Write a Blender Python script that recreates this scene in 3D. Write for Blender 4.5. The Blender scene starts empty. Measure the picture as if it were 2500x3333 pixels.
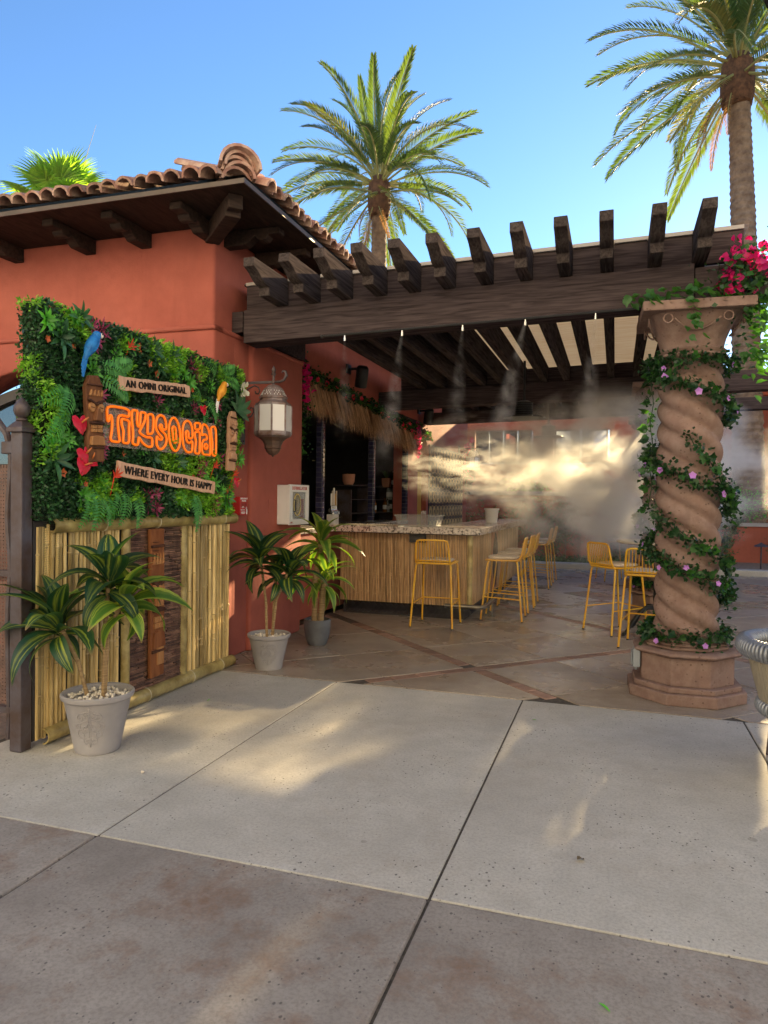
import bpy, bmesh, math, random
import numpy as np
from mathutils import Vector, Matrix, Euler, noise as mnoise
R_ = math.radians
rnd = random.Random(7)
C = bpy.context.scene.collection
scn = bpy.context.scene

# ------------------------------------------------------------------ camera, sky, sun, exposure
CAM_H, YAW, PITCH, ROLL, FPX = 1.45, R_(18.0), R_(-1.0), 0.0135, 2318.0
fw = Vector((-math.sin(YAW)*math.cos(PITCH), math.cos(YAW)*math.cos(PITCH), math.sin(PITCH)))
rt = Vector((math.cos(YAW), math.sin(YAW), 0)); up = rt.cross(fw)
r2 = rt*math.cos(ROLL)+up*math.sin(ROLL); u2 = up*math.cos(ROLL)-rt*math.sin(ROLL)
cd = bpy.data.cameras.new('camera'); cam = bpy.data.objects.new('camera', cd); C.objects.link(cam)
M = Matrix((r2, u2, -fw)).transposed().to_4x4(); M.translation = (0, 0, CAM_H); cam.matrix_world = M
cd.sensor_fit = 'VERTICAL'; cd.sensor_height = 36.0; cd.sensor_width = 27.0; cd.lens = 36.0*FPX/3333.0
cd.clip_end = 2000; cd.clip_start = 0.05
scn.camera = cam

SUN_AZ, SUN_EL = R_(9.5), R_(16.0)
world = bpy.data.worlds.new('World'); scn.world = world; world.use_nodes = True
nt = world.node_tree; bg = nt.nodes['Background']
sky = nt.nodes.new('ShaderNodeTexSky'); sky.sky_type = 'NISHITA'; sky.sun_disc = False
sky.sun_elevation = SUN_EL; sky.sun_rotation = SUN_AZ
sky.air_density = 1.0; sky.dust_density = 0.08; sky.ozone_density = 5.0
nt.links.new(sky.outputs[0], bg.inputs[0]); bg.inputs[1].default_value = 0.062
sl = bpy.data.lights.new('sun', 'SUN'); sl.energy = 5.0; sl.angle = R_(0.5); sl.color = (1.0, 0.74, 0.38)
so = bpy.data.objects.new('sun', sl); C.objects.link(so)
sd = Vector((math.sin(SUN_AZ)*math.cos(SUN_EL), math.cos(SUN_AZ)*math.cos(SUN_EL), math.sin(SUN_EL)))
so.rotation_euler = (-sd).to_track_quat('-Z', 'Y').to_euler(); so.location = sd*60
vs = scn.view_settings; vs.view_transform = 'Standard'; vs.look = 'None'; vs.gamma = 1.0
vs.exposure = 2.22
try: vs.use_curve_mapping = False
except Exception: pass
scn.cycles.volume_step_rate = 2.0
scn.cycles.volume_max_steps = 96
scn.cycles.volume_bounces = 2; scn.cycles.max_bounces = 8; scn.cycles.transparent_max_bounces = 16

# ------------------------------------------------------------------ mesh helpers
class MB:
    def __init__(s): s.v = []; s.f = []; s.m = []; s.uv = {}
    def add(s, vs_, fs, m=0, T=None, uv=None):
        o = len(s.v)
        for i, p in enumerate(vs_):
            s.v.append(tuple(T @ Vector(p)) if T is not None else tuple(p))
            if uv: s.uv[o+i] = uv[i]
        for f in fs: s.f.append(tuple(o+i for i in f)); s.m.append(m)
        return s
    def box(s, x0, x1, y0, y1, z0, z1, m=0, T=None):
        v = [(x0,y0,z0),(x1,y0,z0),(x1,y1,z0),(x0,y1,z0),(x0,y0,z1),(x1,y0,z1),(x1,y1,z1),(x0,y1,z1)]
        return s.add(v, [(0,3,2,1),(4,5,6,7),(0,1,5,4),(1,2,6,5),(2,3,7,6),(3,0,4,7)], m, T)
    def tube(s, pts, r, n=8, closed=False, caps=True, m=0, T=None):
        pts = [Vector(p) for p in pts]; k = len(pts)
        rs = r if isinstance(r, (list, tuple)) else [r]*k
        vs_, fs = [], []
        a = None
        for i, p in enumerate(pts):
            if closed: t = pts[(i+1) % k]-pts[i-1]
            else: t = pts[min(i+1, k-1)]-pts[max(i-1, 0)]
            t = t.normalized() if t.length > 1e-9 else Vector((0,0,1))
            if a is None:
                a = t.orthogonal().normalized()
            else:
                a = a-t*a.dot(t)
                a = a.normalized() if a.length > 1e-6 else t.orthogonal().normalized()
            b = t.cross(a)
            for j in range(n):
                th = 2*math.pi*j/n
                vs_.append(p+(a*math.cos(th)+b*math.sin(th))*rs[i])
        for i in range(k if closed else k-1):
            i2 = (i+1) % k
            for j in range(n):
                j2 = (j+1) % n
                fs.append((i*n+j, i*n+j2, i2*n+j2, i2*n+j))
        if caps and not closed:
            fs.append(tuple(reversed(range(n)))); fs.append(tuple((k-1)*n+j for j in range(n)))
        return s.add(vs_, fs, m, T)
    def lathe(s, prof, n=24, m=0, T=None, cap=True, ph=0.0):
        vs_, fs = [], []
        for r, z in prof:
            for j in range(n):
                th = 2*math.pi*j/n+ph; vs_.append((r*math.cos(th), r*math.sin(th), z))
        for i in range(len(prof)-1):
            for j in range(n):
                j2 = (j+1) % n; fs.append((i*n+j, i*n+j2, (i+1)*n+j2, (i+1)*n+j))
        if cap:
            fs.append(tuple(reversed(range(n)))); fs.append(tuple((len(prof)-1)*n+j for j in range(n)))
        return s.add(vs_, fs, m, T)
    def prism(s, poly, d0, d1, m=0, T=None):
        """polygon in local XY (CCW) extruded along Z from d0 to d1"""
        n = len(poly)
        v = [(x, y, d0) for x, y in poly]+[(x, y, d1) for x, y in poly]
        f = [tuple(reversed(range(n))), tuple(range(n, 2*n))]+[(i, (i+1) % n, n+(i+1) % n, n+i) for i in range(n)]
        return s.add(v, f, m, T)
    def ball(s, c, r, n=10, k=6, m=0, T=None):
        c = Vector(c); r = (r, r, r) if not isinstance(r, (tuple, list)) else r
        vs_ = [(c.x, c.y, c.z-r[2])]; fs = []
        for i in range(1, k):
            ph = -math.pi/2+math.pi*i/k
            for j in range(n):
                th = 2*math.pi*j/n
                vs_.append((c.x+r[0]*math.cos(ph)*math.cos(th), c.y+r[1]*math.cos(ph)*math.sin(th), c.z+r[2]*math.sin(ph)))
        vs_.append((c.x, c.y, c.z+r[2])); e = len(vs_)-1
        for j in range(n):
            j2 = (j+1) % n
            fs.append((0, 1+j2, 1+j)); fs.append((e, 1+(k-2)*n+j, 1+(k-2)*n+j2))
            for i in range(k-2): fs.append((1+i*n+j, 1+i*n+j2, 1+(i+1)*n+j2, 1+(i+1)*n+j))
        return s.add(vs_, fs, m, T)
    def blade(s, L, W, bend=0.5, fold=0.15, segs=5, T=None, m=0, tipw=0.0, shape=1.0, rise=0.0):
        """a leaf along +X that droops towards -Z, folded along its midrib; uv.x runs across, uv.y along"""
        vs_, fs, uv = [], [], []
        x = z = 0.0; ang = rise
        for i in range(segs+1):
            t = i/segs
            w = W*max(tipw, math.sin(math.pi*min(1, (t**shape)*0.94+0.06)))*0.5
            if i == segs: w = W*0.02
            h = fold*w
            vs_ += [(x, -w, z+h), (x, 0, z-h*0.3), (x, w, z+h)]
            uv += [(0, t), (0.5, t), (1, t)]
            x += L/segs*math.cos(ang); z += L/segs*math.sin(ang); ang -= bend/segs
        for i in range(segs):
            a = i*3
            fs += [(a, a+3, a+4, a+1), (a+1, a+4, a+5, a+2)]
        return s.add(vs_, fs, m, T, uv)
    def mesh(s, name, mats=(), smooth=False, bev=0.0, bseg=2, weld=False):
        me = bpy.data.meshes.new(name)
        me.from_pydata(s.v, [], s.f)
        for m in mats: me.materials.append(m)
        if len(mats) > 1: me.polygons.foreach_set('material_index', s.m)
        if s.uv:
            ul = me.uv_layers.new(name='UVMap')
            li = np.empty(len(me.loops), dtype=np.int32); me.loops.foreach_get('vertex_index', li)
            U = np.zeros((len(s.v), 2), dtype=np.float32)
            for k, q in s.uv.items(): U[k] = q
            ul.data.foreach_set('uv', U[li].ravel())
        if bev or weld:
            b = bmesh.new(); b.from_mesh(me)
            if weld: bmesh.ops.remove_doubles(b, verts=b.verts, dist=1e-5)
            if bev:
                ed = [e for e in b.edges if len(e.link_faces) == 2 and e.calc_face_angle(0) > 0.5]
                bmesh.ops.bevel(b, geom=ed, offset=bev, segments=bseg, profile=0.5, affect='EDGES', clamp_overlap=True)
            b.to_mesh(me); b.free()
        if smooth:
            me.polygons.foreach_set('use_smooth', [True]*len(me.polygons))
            if smooth != 'all':
                try: me.set_sharp_from_angle(angle=R_(38))
                except Exception: pass
        me.update()
        return me

def link(name, data, parent=None, T=None, label=None):
    o = bpy.data.objects.new(name, data); C.objects.link(o)
    if parent is not None: o.parent = parent
    if T is not None: o.matrix_local = T
    if label: o['label'] = label
    return o
def obj(name, mb, mats, parent=None, T=None, smooth=False, bev=0.0, bseg=2, label=None, weld=False):
    if not isinstance(mats, (list, tuple)): mats = [mats]
    return link(name, mb.mesh(name, mats, smooth, bev, bseg, weld), parent, T, label)
def tag(o, label, cat, group=None, kind=None):
    o['label'] = label; o['category'] = cat
    if group: o['group'] = group
    if kind: o['kind'] = kind
    return o
def thing(name, label, cat, loc=(0,0,0), rz=0.0, group=None):
    o = bpy.data.objects.new(name, None); C.objects.link(o); o.location = loc; o.rotation_euler = (0,0,rz)
    o.empty_display_size = 0.1
    return tag(o, label, cat, group)
def struct(o):
    o['kind'] = 'structure'; return o
def stuff(o):
    o['kind'] = 'stuff'; return o
def dup(root, loc, rz, label, group=None):
    r = root.copy(); C.objects.link(r); r.location = loc; r.rotation_euler = (0,0,rz); r['label'] = label
    if group: r['group'] = group
    for ch in list(root.children):
        c = ch.copy(); C.objects.link(c); c.parent = r
        for g in ch.children:
            d = g.copy(); C.objects.link(d); d.parent = c
    return r
def TR(x=0, y=0, z=0, rx=0, ry=0, rz=0, s=1.0):
    sc = s if isinstance(s, (tuple, list)) else (s, s, s)
    return Matrix.Translation((x, y, z)) @ Euler((rx, ry, rz)).to_matrix().to_4x4() @ Matrix.Diagonal((*sc, 1))
def aim(p, d, roll=0.0, s=1.0, upv=(0,0,1)):
    """local +X along d, local +Z as near to upv as it gets"""
    x = Vector(d).normalized(); u = Vector(upv)
    y = u.cross(x)
    if y.length < 1e-4: y = Vector((0,1,0)).cross(x)
    y.normalize(); z = x.cross(y)
    m = Matrix((x, y, z)).transposed().to_4x4()
    return Matrix.Translation(p) @ m @ Matrix.Rotation(roll, 4, 'X') @ Matrix.Scale(s, 4)
# the plane of things hung on the walls that face +X: local x -> world y, local y -> world z, local z -> world x
def WALL(x, y=0.0, z=0.0, rot=0.0):
    return Matrix.Translation((x, y, z)) @ Matrix(((0,0,1,0),(1,0,0,0),(0,1,0,0),(0,0,0,1))) @ Matrix.Rotation(rot, 4, 'Z')
def text(name, body, size, mat, parent, T, ext=0.004, bold=0.0, align='CENTER', sx=1.0):
    cu = bpy.data.curves.new(name, 'FONT'); cu.body = body; cu.size = size; cu.extrude = ext; cu.offset = bold
    cu.align_x = align; cu.align_y = 'CENTER'; cu.resolution_u = 3; cu.space_character = 1.12
    o = bpy.data.objects.new(name, cu); C.objects.link(o)
    dg = bpy.context.evaluated_depsgraph_get()
    me = bpy.data.meshes.new_from_object(o.evaluated_get(dg))
    bpy.data.objects.remove(o); me.materials.clear(); me.materials.append(mat)
    return link(name, me, parent, T @ Matrix.Diagonal((sx, 1, 1, 1)))

# ------------------------------------------------------------------ materials
class NT:
    def __init__(s, name):
        s.mat = bpy.data.materials.new(name); s.mat.use_nodes = True
        s.t = s.mat.node_tree; s.b = s.t.nodes['Principled BSDF']; s.out = s.t.nodes['Material Output']
    def n(s, typ, **kw):
        nd = s.t.nodes.new(typ)
        for k, v in kw.items():
            if k.startswith('i_'): nd.inputs[k[2:].replace('_', ' ')].default_value = v
            else: setattr(nd, k, v)
        return nd
    def l(s, a, b): s.t.links.new(a, b)
    def coords(s, kind='Object', scale=(1,1,1)):
        tc = s.n('ShaderNodeTexCoord'); mp = s.n('ShaderNodeMapping'); mp.inputs['Scale'].default_value = scale
        s.l(tc.outputs[kind], mp.inputs[0]); return mp.outputs[0]
    def noise(s, vec, scale, detail=4, rough=0.6):
        nd = s.n('ShaderNodeTexNoise'); nd.inputs['Scale'].default_value = scale; nd.inputs['Detail'].default_value = detail
        nd.inputs['Roughness'].default_value = rough; s.l(vec, nd.inputs['Vector']); return nd.outputs['Fac']
    def ramp(s, fac, stops):
        nd = s.n('ShaderNodeValToRGB'); cr = nd.color_ramp
        while len(cr.elements) < len(stops): cr.elements.new(0.5)
        for e, (p, c) in zip(cr.elements, stops):
            e.position = p; e.color = (c, c, c, 1) if isinstance(c, (int, float)) else (*c, 1)
        s.l(fac, nd.inputs[0]); return nd.outputs[0]
    def mix(s, fac, a, b, mode='MIX'):
        nd = s.n('ShaderNodeMix', data_type='RGBA', blend_type=mode)
        for val, idx in ((fac, 0), (a, 6), (b, 7)):
            if hasattr(val, 'links'): s.l(val, nd.inputs[idx])
            elif idx == 0: nd.inputs[0].default_value = val
            else: nd.inputs[idx].default_value = (*val, 1) if not isinstance(val, (int, float)) else (val, val, val, 1)
        return nd.outputs[2]
    def math(s, op, a, b=0.0, clamp=False):
        nd = s.n('ShaderNodeMath', operation=op, use_clamp=clamp)
        for i, v in enumerate((a, b)):
            if hasattr(v, 'links'): s.l(v, nd.inputs[i])
            else: nd.inputs[i].default_value = v
        return nd.outputs[0]
    def color(s, c):
        if hasattr(c, 'links'): s.l(c, s.b.inputs['Base Color'])
        else: s.b.inputs['Base Color'].default_value = (*c, 1)
    def bump(s, h, strength=0.3, dist=0.01):
        nd = s.n('ShaderNodeBump'); nd.inputs['Strength'].default_value = strength; nd.inputs['Distance'].default_value = dist
        s.l(h, nd.inputs['Height']); s.l(nd.outputs[0], s.b.inputs['Normal'])
    def set(s, rough=None, metal=None, spec=None):
        if rough is not None: s.b.inputs['Roughness'].default_value = rough
        if metal is not None: s.b.inputs['Metallic'].default_value = metal
        if spec is not None: s.b.inputs['Specular IOR Level'].default_value = spec
        return s

def pm(name, col, rough=0.7, col2=None, scale=6.0, lo=0.35, hi=0.65, rand=0.0, bump=0.0, bscale=60.0, bdist=0.004,
       metal=0.0, spec=0.4, stretch=(1,1,1), island=0.0, detail=5):
    N = NT(name); N.set(rough, metal, spec)
    c2 = col2 if col2 is not None else tuple(x*0.72 for x in col)
    vec = N.coords('Object', stretch)
    if rand or island:
        oi = N.n('ShaderNodeObjectInfo'); rr = oi.outputs['Random']
        ofs = N.n('ShaderNodeVectorMath', operation='SCALE'); ofs.inputs[0].default_value = (7.3, 3.1, 9.7); N.l(rr, ofs.inputs['Scale'])
        ad = N.n('ShaderNodeVectorMath', operation='ADD'); N.l(vec, ad.inputs[0]); N.l(ofs.outputs[0], ad.inputs[1]); vec = ad.outputs[0]
    nz = N.noise(vec, scale, detail)
    c = N.mix(N.ramp(nz, [(lo, 0.0), (hi, 1.0)]), c2, col)
    if rand:
        k = N.math('ADD', N.math('MULTIPLY', rr, 2*rand), 1-rand)
        hs = N.n('ShaderNodeHueSaturation'); N.l(k, hs.inputs['Value']); N.l(c, hs.inputs['Color']); c = hs.outputs[0]
    if island:
        g = N.n('ShaderNodeNewGeometry')
        k = N.math('ADD', N.math('MULTIPLY', g.outputs['Random Per Island'], 2*island), 1-island)
        hs = N.n('ShaderNodeHueSaturation'); N.l(k, hs.inputs['Value']); N.l(c, hs.inputs['Color']); c = hs.outputs[0]
    N.color(c)
    if bump: N.bump(N.noise(vec, bscale, 4), bump, bdist)
    return N.mat

def leafmat(name, col, col2=None, trans=0.35, rough=0.45, island=0.35, tcol=None, rand=0.0):
    N = NT(name); N.set(rough, 0, 0.4)
    c = col
    g = N.n('ShaderNodeNewGeometry')
    src = g.outputs['Random Per Island']
    if rand:
        oi = N.n('ShaderNodeObjectInfo'); src = oi.outputs['Random']
    c2 = col2 if col2 is not None else tuple(x*0.5 for x in col)
    cc = N.mix(src, c2, col)
    if rand: cc = N.mix(N.ramp(src, [(0.87, 0.0), (0.99, rand)]), cc, (0.20, 0.16, 0.06))
    hs = N.n('ShaderNodeHueSaturation'); N.l(N.math('ADD', N.math('MULTIPLY', g.outputs['Random Per Island'], island), 1-island*0.5), hs.inputs['Value']); N.l(cc, hs.inputs['Color'])
    N.color(hs.outputs[0])
    tr = N.n('ShaderNodeBsdfTranslucent')
    tm = N.mix(1.0, hs.outputs[0], tcol or (1.0, 1.25, 0.35), 'MULTIPLY')
    gm = N.n('ShaderNodeHueSaturation'); gm.inputs['Value'].default_value = 2.2; N.l(tm, gm.inputs['Color'])
    N.l(gm.outputs[0], tr.inputs[0])
    ms = N.n('ShaderNodeMixShader'); ms.inputs[0].default_value = trans
    N.l(N.b.outputs[0], ms.inputs[1]); N.l(tr.outputs[0], ms.inputs[2]); N.l(ms.outputs[0], N.out.inputs[0])
    return N.mat

def stucco(name, col, col2):
    N = NT(name); N.set(0.85, 0, 0.2)
    v = N.coords('Object')
    n1 = N.noise(v, 1.3, 5); n2 = N.noise(v, 9, 4)
    c = N.mix(N.ramp(n1, [(0.3, 0.0), (0.7, 1.0)]), col2, col)
    c = N.mix(N.math('MULTIPLY', N.ramp(n2, [(0.42, 0.0), (0.72, 1.0)]), 0.4), c, tuple(x*0.68 for x in col))
    vs2 = N.coords('Object', (2.2, 2.2, .16)); c = N.mix(N.math('MULTIPLY', N.ramp(N.noise(vs2, 2.5, 5, .7), [(0.52, 0.0), (0.72, 1.0)]), 0.35), c, tuple(x*0.62 for x in col))
    c = N.mix(N.math('MULTIPLY', N.ramp(N.noise(v, .7, 4), [(0.5, 0.0), (0.75, 1.0)]), 0.3), c, tuple(min(.7, x*1.25+.03) for x in col))
    N.color(c)
    h = N.math('ADD', N.math('ADD', N.noise(v, 55, 3), N.math('MULTIPLY', N.noise(v, 7, 3), 1.6)), N.math('MULTIPLY', N.noise(v, 160, 2), 0.5))
    N.bump(h, 0.45, 0.004)
    return N.mat

def wood(name, col, col2, rough=0.75, grain=(1,14,14), rand=0.12, scale=3.0, bump=0.35):
    N = NT(name); N.set(max(rough,.6), 0, 0.12 if rough < .85 else 0.0)
    v = N.coords('Object', grain)
    oi = N.n('ShaderNodeObjectInfo')
    ofs = N.n('ShaderNodeVectorMath', operation='SCALE'); ofs.inputs[0].default_value = (17, 31, 9); N.l(oi.outputs['Random'], ofs.inputs['Scale'])
    ad = N.n('ShaderNodeVectorMath', operation='ADD'); N.l(v, ad.inputs[0]); N.l(ofs.outputs[0], ad.inputs[1]); v = ad.outputs[0]
    nd = N.n('ShaderNodeTexNoise'); nd.inputs['Scale'].default_value = scale; nd.inputs['Detail'].default_value = 6; nd.inputs['Distortion'].default_value = 0.8
    N.l(v, nd.inputs['Vector']); f = nd.outputs['Fac']
    c = N.mix(N.ramp(f, [(0.35, 0.0), (0.62, 1.0)]), col2, col)
    hs = N.n('ShaderNodeHueSaturation'); N.l(N.math('ADD', N.math('MULTIPLY', oi.outputs['Random'], 2*rand), 1-rand), hs.inputs['Value']); N.l(c, hs.inputs['Color'])
    N.color(hs.outputs[0]); N.bump(f, bump, 0.006)
    return N.mat

def concrete(name, col, col2, stain=None, stain_amt=0.0, pits=1.0, wet=0.0, rough=0.72):
    N = NT(name); N.set(rough, 0, 0.35)
    v = N.coords('Object')
    oi = N.n('ShaderNodeObjectInfo')
    ofs = N.n('ShaderNodeVectorMath', operation='SCALE'); ofs.inputs[0].default_value = (5.0, 8.0, 0); N.l(oi.outputs['Random'], ofs.inputs['Scale'])
    ad = N.n('ShaderNodeVectorMath', operation='ADD'); N.l(v, ad.inputs[0]); N.l(ofs.outputs[0], ad.inputs[1]); v = ad.outputs[0]
    n1 = N.noise(v, 1.1, 7, 0.62); n2 = N.noise(v, 6, 6, 0.65); n3 = N.noise(v, 75, 5, 0.75)
    c = N.mix(N.ramp(n1, [(0.32, 0.0), (0.68, 1.0)]), col2, col)
    c = N.mix(N.math('MULTIPLY', N.ramp(n2, [(0.4, 0.0), (0.7, 1.0)]), 0.35), c, tuple(x*0.72 for x in col2))
    if stain:
        s1 = N.noise(v, 1.7, 6, 0.7); s2 = N.noise(v, 9, 5, 0.7)
        sm = N.ramp(N.math('ADD', N.math('MULTIPLY', s1, 0.65), N.math('MULTIPLY', s2, 0.35)), [(0.5, 0.0), (0.66, 1.0)])
        c = N.mix(N.math('MULTIPLY', sm, stain_amt), c, stain)
    c = N.mix(N.math('MULTIPLY', N.ramp(n3, [(0.38, 1.0), (0.56, 0.0)]), 0.42), c, tuple(x*0.6 for x in col2))
    gv = N.n('ShaderNodeTexVoronoi'); gv.inputs['Scale'].default_value = 1.9; N.l(v, gv.inputs['Vector'])
    c = N.mix(N.math('MULTIPLY', N.math('LESS_THAN', gv.outputs['Distance'], .045), .45), c, tuple(x*.5 for x in col2))
    # popped aggregate: small pits whose number comes and goes over the slab
    vo = N.n('ShaderNodeTexVoronoi', feature='F1'); vo.inputs['Scale'].default_value = 52; vo.inputs['Randomness'].default_value = 1.0
    wv = N.n('ShaderNodeMapping'); wv.inputs['Scale'].default_value = (1.0, 0.8, 1); N.l(v, wv.inputs[0]); N.l(wv.outputs[0], vo.inputs['Vector'])
    sep = N.n('ShaderNodeSeparateColor'); N.l(vo.outputs['Color'], sep.inputs[0])
    thr = N.math('MULTIPLY', N.ramp(N.noise(v, 2.2, 3), [(0.34, 0.05), (0.70, 0.27)]), sep.outputs[0])
    pit = N.math('LESS_THAN', vo.outputs['Distance'], N.math('MULTIPLY', thr, 1.35))
    on = N.math('GREATER_THAN', sep.outputs[1], 0.35)
    pit = N.math('MULTIPLY', N.math('MULTIPLY', pit, on), pits)
    c = N.mix(N.math('MULTIPLY', pit, 0.75), c, (0.06, 0.055, 0.055))
    N.color(c)
    h = N.math('SUBTRACT', N.math('ADD', N.math('MULTIPLY', n3, 0.35), N.math('MULTIPLY', n2, 0.4)), pit)
    N.bump(h, 0.35, 0.004)
    if wet:
        w = N.ramp(N.noise(v, 0.9, 5, 0.6), [(0.38, rough), (0.62, 0.16)])
        N.l(w, N.b.inputs['Roughness'])
    return N.mat

def volmat(name, dens, scale, lo, hi, aniso=0.55, col=(1,1,1), stretch=(1,1,1), shape='ELL', floor=0.0):
    """water mist: noise clumps that thin out towards the edge of the volume"""
    m = bpy.data.materials.new(name); m.use_nodes = True; t = m.node_tree
    t.nodes.remove(t.nodes['Principled BSDF']); out = t.nodes['Material Output']
    N = NT.__new__(NT); N.mat = m; N.t = t; N.out = out
    pv = t.nodes.new('ShaderNodeVolumePrincipled'); pv.inputs['Color'].default_value = (*col, 1); pv.inputs['Anisotropy'].default_value = aniso
    v = N.coords('Object', stretch)
    nd = N.n('ShaderNodeTexNoise'); nd.inputs['Scale'].default_value = scale; nd.inputs['Detail'].default_value = 6; nd.inputs['Roughness'].default_value = 0.6; nd.inputs['Distortion'].default_value = 0.35
    N.l(v, nd.inputs['Vector'])
    d = N.ramp(nd.outputs['Fac'], [(lo, floor), (hi, 1.0)])
    tc = N.n('ShaderNodeTexCoord')
    c = N.n('ShaderNodeVectorMath', operation='SUBTRACT'); N.l(tc.outputs['Generated'], c.inputs[0]); c.inputs[1].default_value = (0.5, 0.5, 0.5)
    if shape == 'ELL':
        ln = N.n('ShaderNodeVectorMath', operation='LENGTH'); N.l(c.outputs[0], ln.inputs[0])
        f = N.ramp(ln.outputs['Value'], [(0.12, 1.0), (0.5, 0.0)])
    else:   # a jet along local -Z: dense at the nozzle, wide and thin below
        sp = N.n('ShaderNodeSeparateXYZ'); N.l(tc.outputs['Object'], sp.inputs[0])
        rr = N.math('SQRT', N.math('ADD', N.math('MULTIPLY', sp.outputs[0], sp.outputs[0]), N.math('MULTIPLY', sp.outputs[1], sp.outputs[1])))
        dep = N.math('MULTIPLY', sp.outputs[2], -1.0)
        wid = N.math('ADD', N.math('MULTIPLY', dep, 0.13), 0.012)
        q = N.math('DIVIDE', rr, wid)
        f = N.ramp(q, [(0.0, 1.0), (1.0, 0.0)])
        gz = N.n('ShaderNodeSeparateXYZ'); N.l(tc.outputs['Generated'], gz.inputs[0])
        f = N.math('MULTIPLY', f, N.ramp(gz.outputs[2], [(0.0, 0.0), (0.35, 0.35), (0.85, 0.9), (1.0, 2.0)]))
    N.l(N.math('MULTIPLY', N.math('MULTIPLY', d, f), dens), pv.inputs['Density'])
    N.l(pv.outputs[0], out.inputs['Volume'])
    return m

def glassmat(name, col=(1,1,1), rough=0.02, alpha=0.25, metal=0.0):
    N = NT(name); N.set(rough, metal, 0.5); N.color(col)
    tr = N.n('ShaderNodeBsdfTransparent'); tr.inputs[0].default_value = (*col, 1)
    ms = N.n('ShaderNodeMixShader'); ms.inputs[0].default_value = alpha
    N.l(tr.outputs[0], ms.inputs[1]); N.l(N.b.outputs[0], ms.inputs[2]); N.l(ms.outputs[0], N.out.inputs[0])
    return N.mat

RED = stucco('red stucco', (0.43, 0.122, 0.090), (0.335, 0.090, 0.067))
REDFAR = stucco('red stucco far', (0.46, 0.14, 0.085), (0.40, 0.11, 0.07))
BEAM = wood('stained beam', (0.088, 0.067, 0.069), (0.042, 0.032, 0.034), 0.9, (1, 16, 16), 0.1)
RAFT = wood('stained rafter', (0.080, 0.064, 0.062), (0.037, 0.030, 0.030), 0.9, (16, 1, 16), 0.15)
EAVE = wood('eave timber', (0.050, 0.032, 0.026), (0.026, 0.018, 0.016), 0.7, (10, 2, 10), 0.2)
TILE = pm('clay tile', (0.43, 0.30, 0.24), 0.9, (0.27, 0.14, 0.11), 7, 0.42, 0.6, rand=0.35, bump=0.6, bscale=30, bdist=0.008)
STONE_OLD = pm('cantera stone', (0.37, 0.245, 0.20), 0.85, (0.26, 0.165, 0.135), 3.5, 0.3, 0.7, bump=0.35, bscale=45, detail=8)
STN = NT('cantera stone'); STN.set(.9, 0, .15); v_ = STN.coords('Object')
c_ = STN.mix(STN.ramp(STN.noise(v_, 3.2, 8, .65), [(.32, 0.0), (.68, 1.0)]), (0.175, 0.11, 0.09), (0.265, 0.172, 0.143))
c_ = STN.mix(STN.math('MULTIPLY', STN.ramp(STN.noise(v_, 11, 6, .7), [(.42, 0.0), (.66, 1.0)]), .65), c_, (0.29, 0.21, 0.18))
c_ = STN.mix(STN.math('MULTIPLY', STN.ramp(STN.noise(STN.coords('Object', (1,1,.25)), 6, 5, .7), [(.55, 0.0), (.7, 1.0)]), .5), c_, (0.15, 0.095, 0.08))
vo_ = STN.n('ShaderNodeTexVoronoi'); vo_.inputs['Scale'].default_value = 30; STN.l(v_, vo_.inputs['Vector'])
pk_ = STN.math('MULTIPLY', STN.math('LESS_THAN', vo_.outputs['Distance'], .20), STN.ramp(STN.noise(v_, 5, 3), [(.45, 0.0), (.6, 1.0)]))
c_ = STN.mix(STN.math('MULTIPLY', pk_, .7), c_, (0.09, 0.055, 0.045)); STN.color(c_)
STN.bump(STN.math('SUBTRACT', STN.math('ADD', STN.noise(v_, 40, 5, .7), STN.math('MULTIPLY', STN.noise(v_, 9, 4), 1.2)), pk_), .5, .006); STONE = STN.mat
YEL = pm('yellow enamel', (0.68, 0.41, 0.03), 0.35, (0.62, 0.29, 0.018), 4, rand=0.05)
CUSH = pm('canvas cushion', (0.62, 0.52, 0.42), 0.9, (0.52, 0.43, 0.35), 30, bump=0.2, bscale=200)
IRON = pm('weathered iron', (0.105, 0.095, 0.115), 0.5, (0.075, 0.048, 0.042), 7, bump=0.3, bscale=50, metal=0.35)
BLACK = pm('black iron', (0.02, 0.02, 0.022), 0.5, (0.012, 0.012, 0.013), 8)
BAMB = pm('pale bamboo', (0.66, 0.50, 0.23), 0.42, (0.40, 0.27, 0.10), 5, rand=0.5, stretch=(4, 4, 0.7))
BAMBN = pm('bamboo node', (0.55, 0.42, 0.22), 0.6, (0.36, 0.26, 0.12), 20, rand=0.1)
BAMBP = pm('green brown bamboo pole', (0.45, 0.36, 0.15), 0.3, (0.22, 0.16, 0.055), 5, rand=0.1, stretch=(2, 2, 2))
BAMBD = pm('dark bamboo', (0.23, 0.13, 0.085), 0.5, (0.11, 0.05, 0.034), 14, island=0.6, rand=0.01)
BAMBB = pm('bar bamboo', (0.55, 0.36, 0.19), 0.5, (0.34, 0.20, 0.09), 5, rand=0.30, stretch=(4, 4, 0.8))
STRING = pm('pale raffia tie', (0.62, 0.56, 0.40), 0.8, rand=0.1)
WHITE = pm('white enamel', (0.78, 0.76, 0.75), 0.35, (0.72, 0.70, 0.69), 3)
REDP = pm('red plastic', (0.45, 0.02, 0.02), 0.4, (0.36, 0.015, 0.015), 5)
REDT = pm('red lettering', (0.55, 0.05, 0.04), 0.5)
WHT = pm('white lettering', (0.8, 0.8, 0.8), 0.5, (0.75, 0.75, 0.75))
BLK = pm('black lettering', (0.012, 0.012, 0.012), 0.4, (0.01, 0.01, 0.01))
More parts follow.
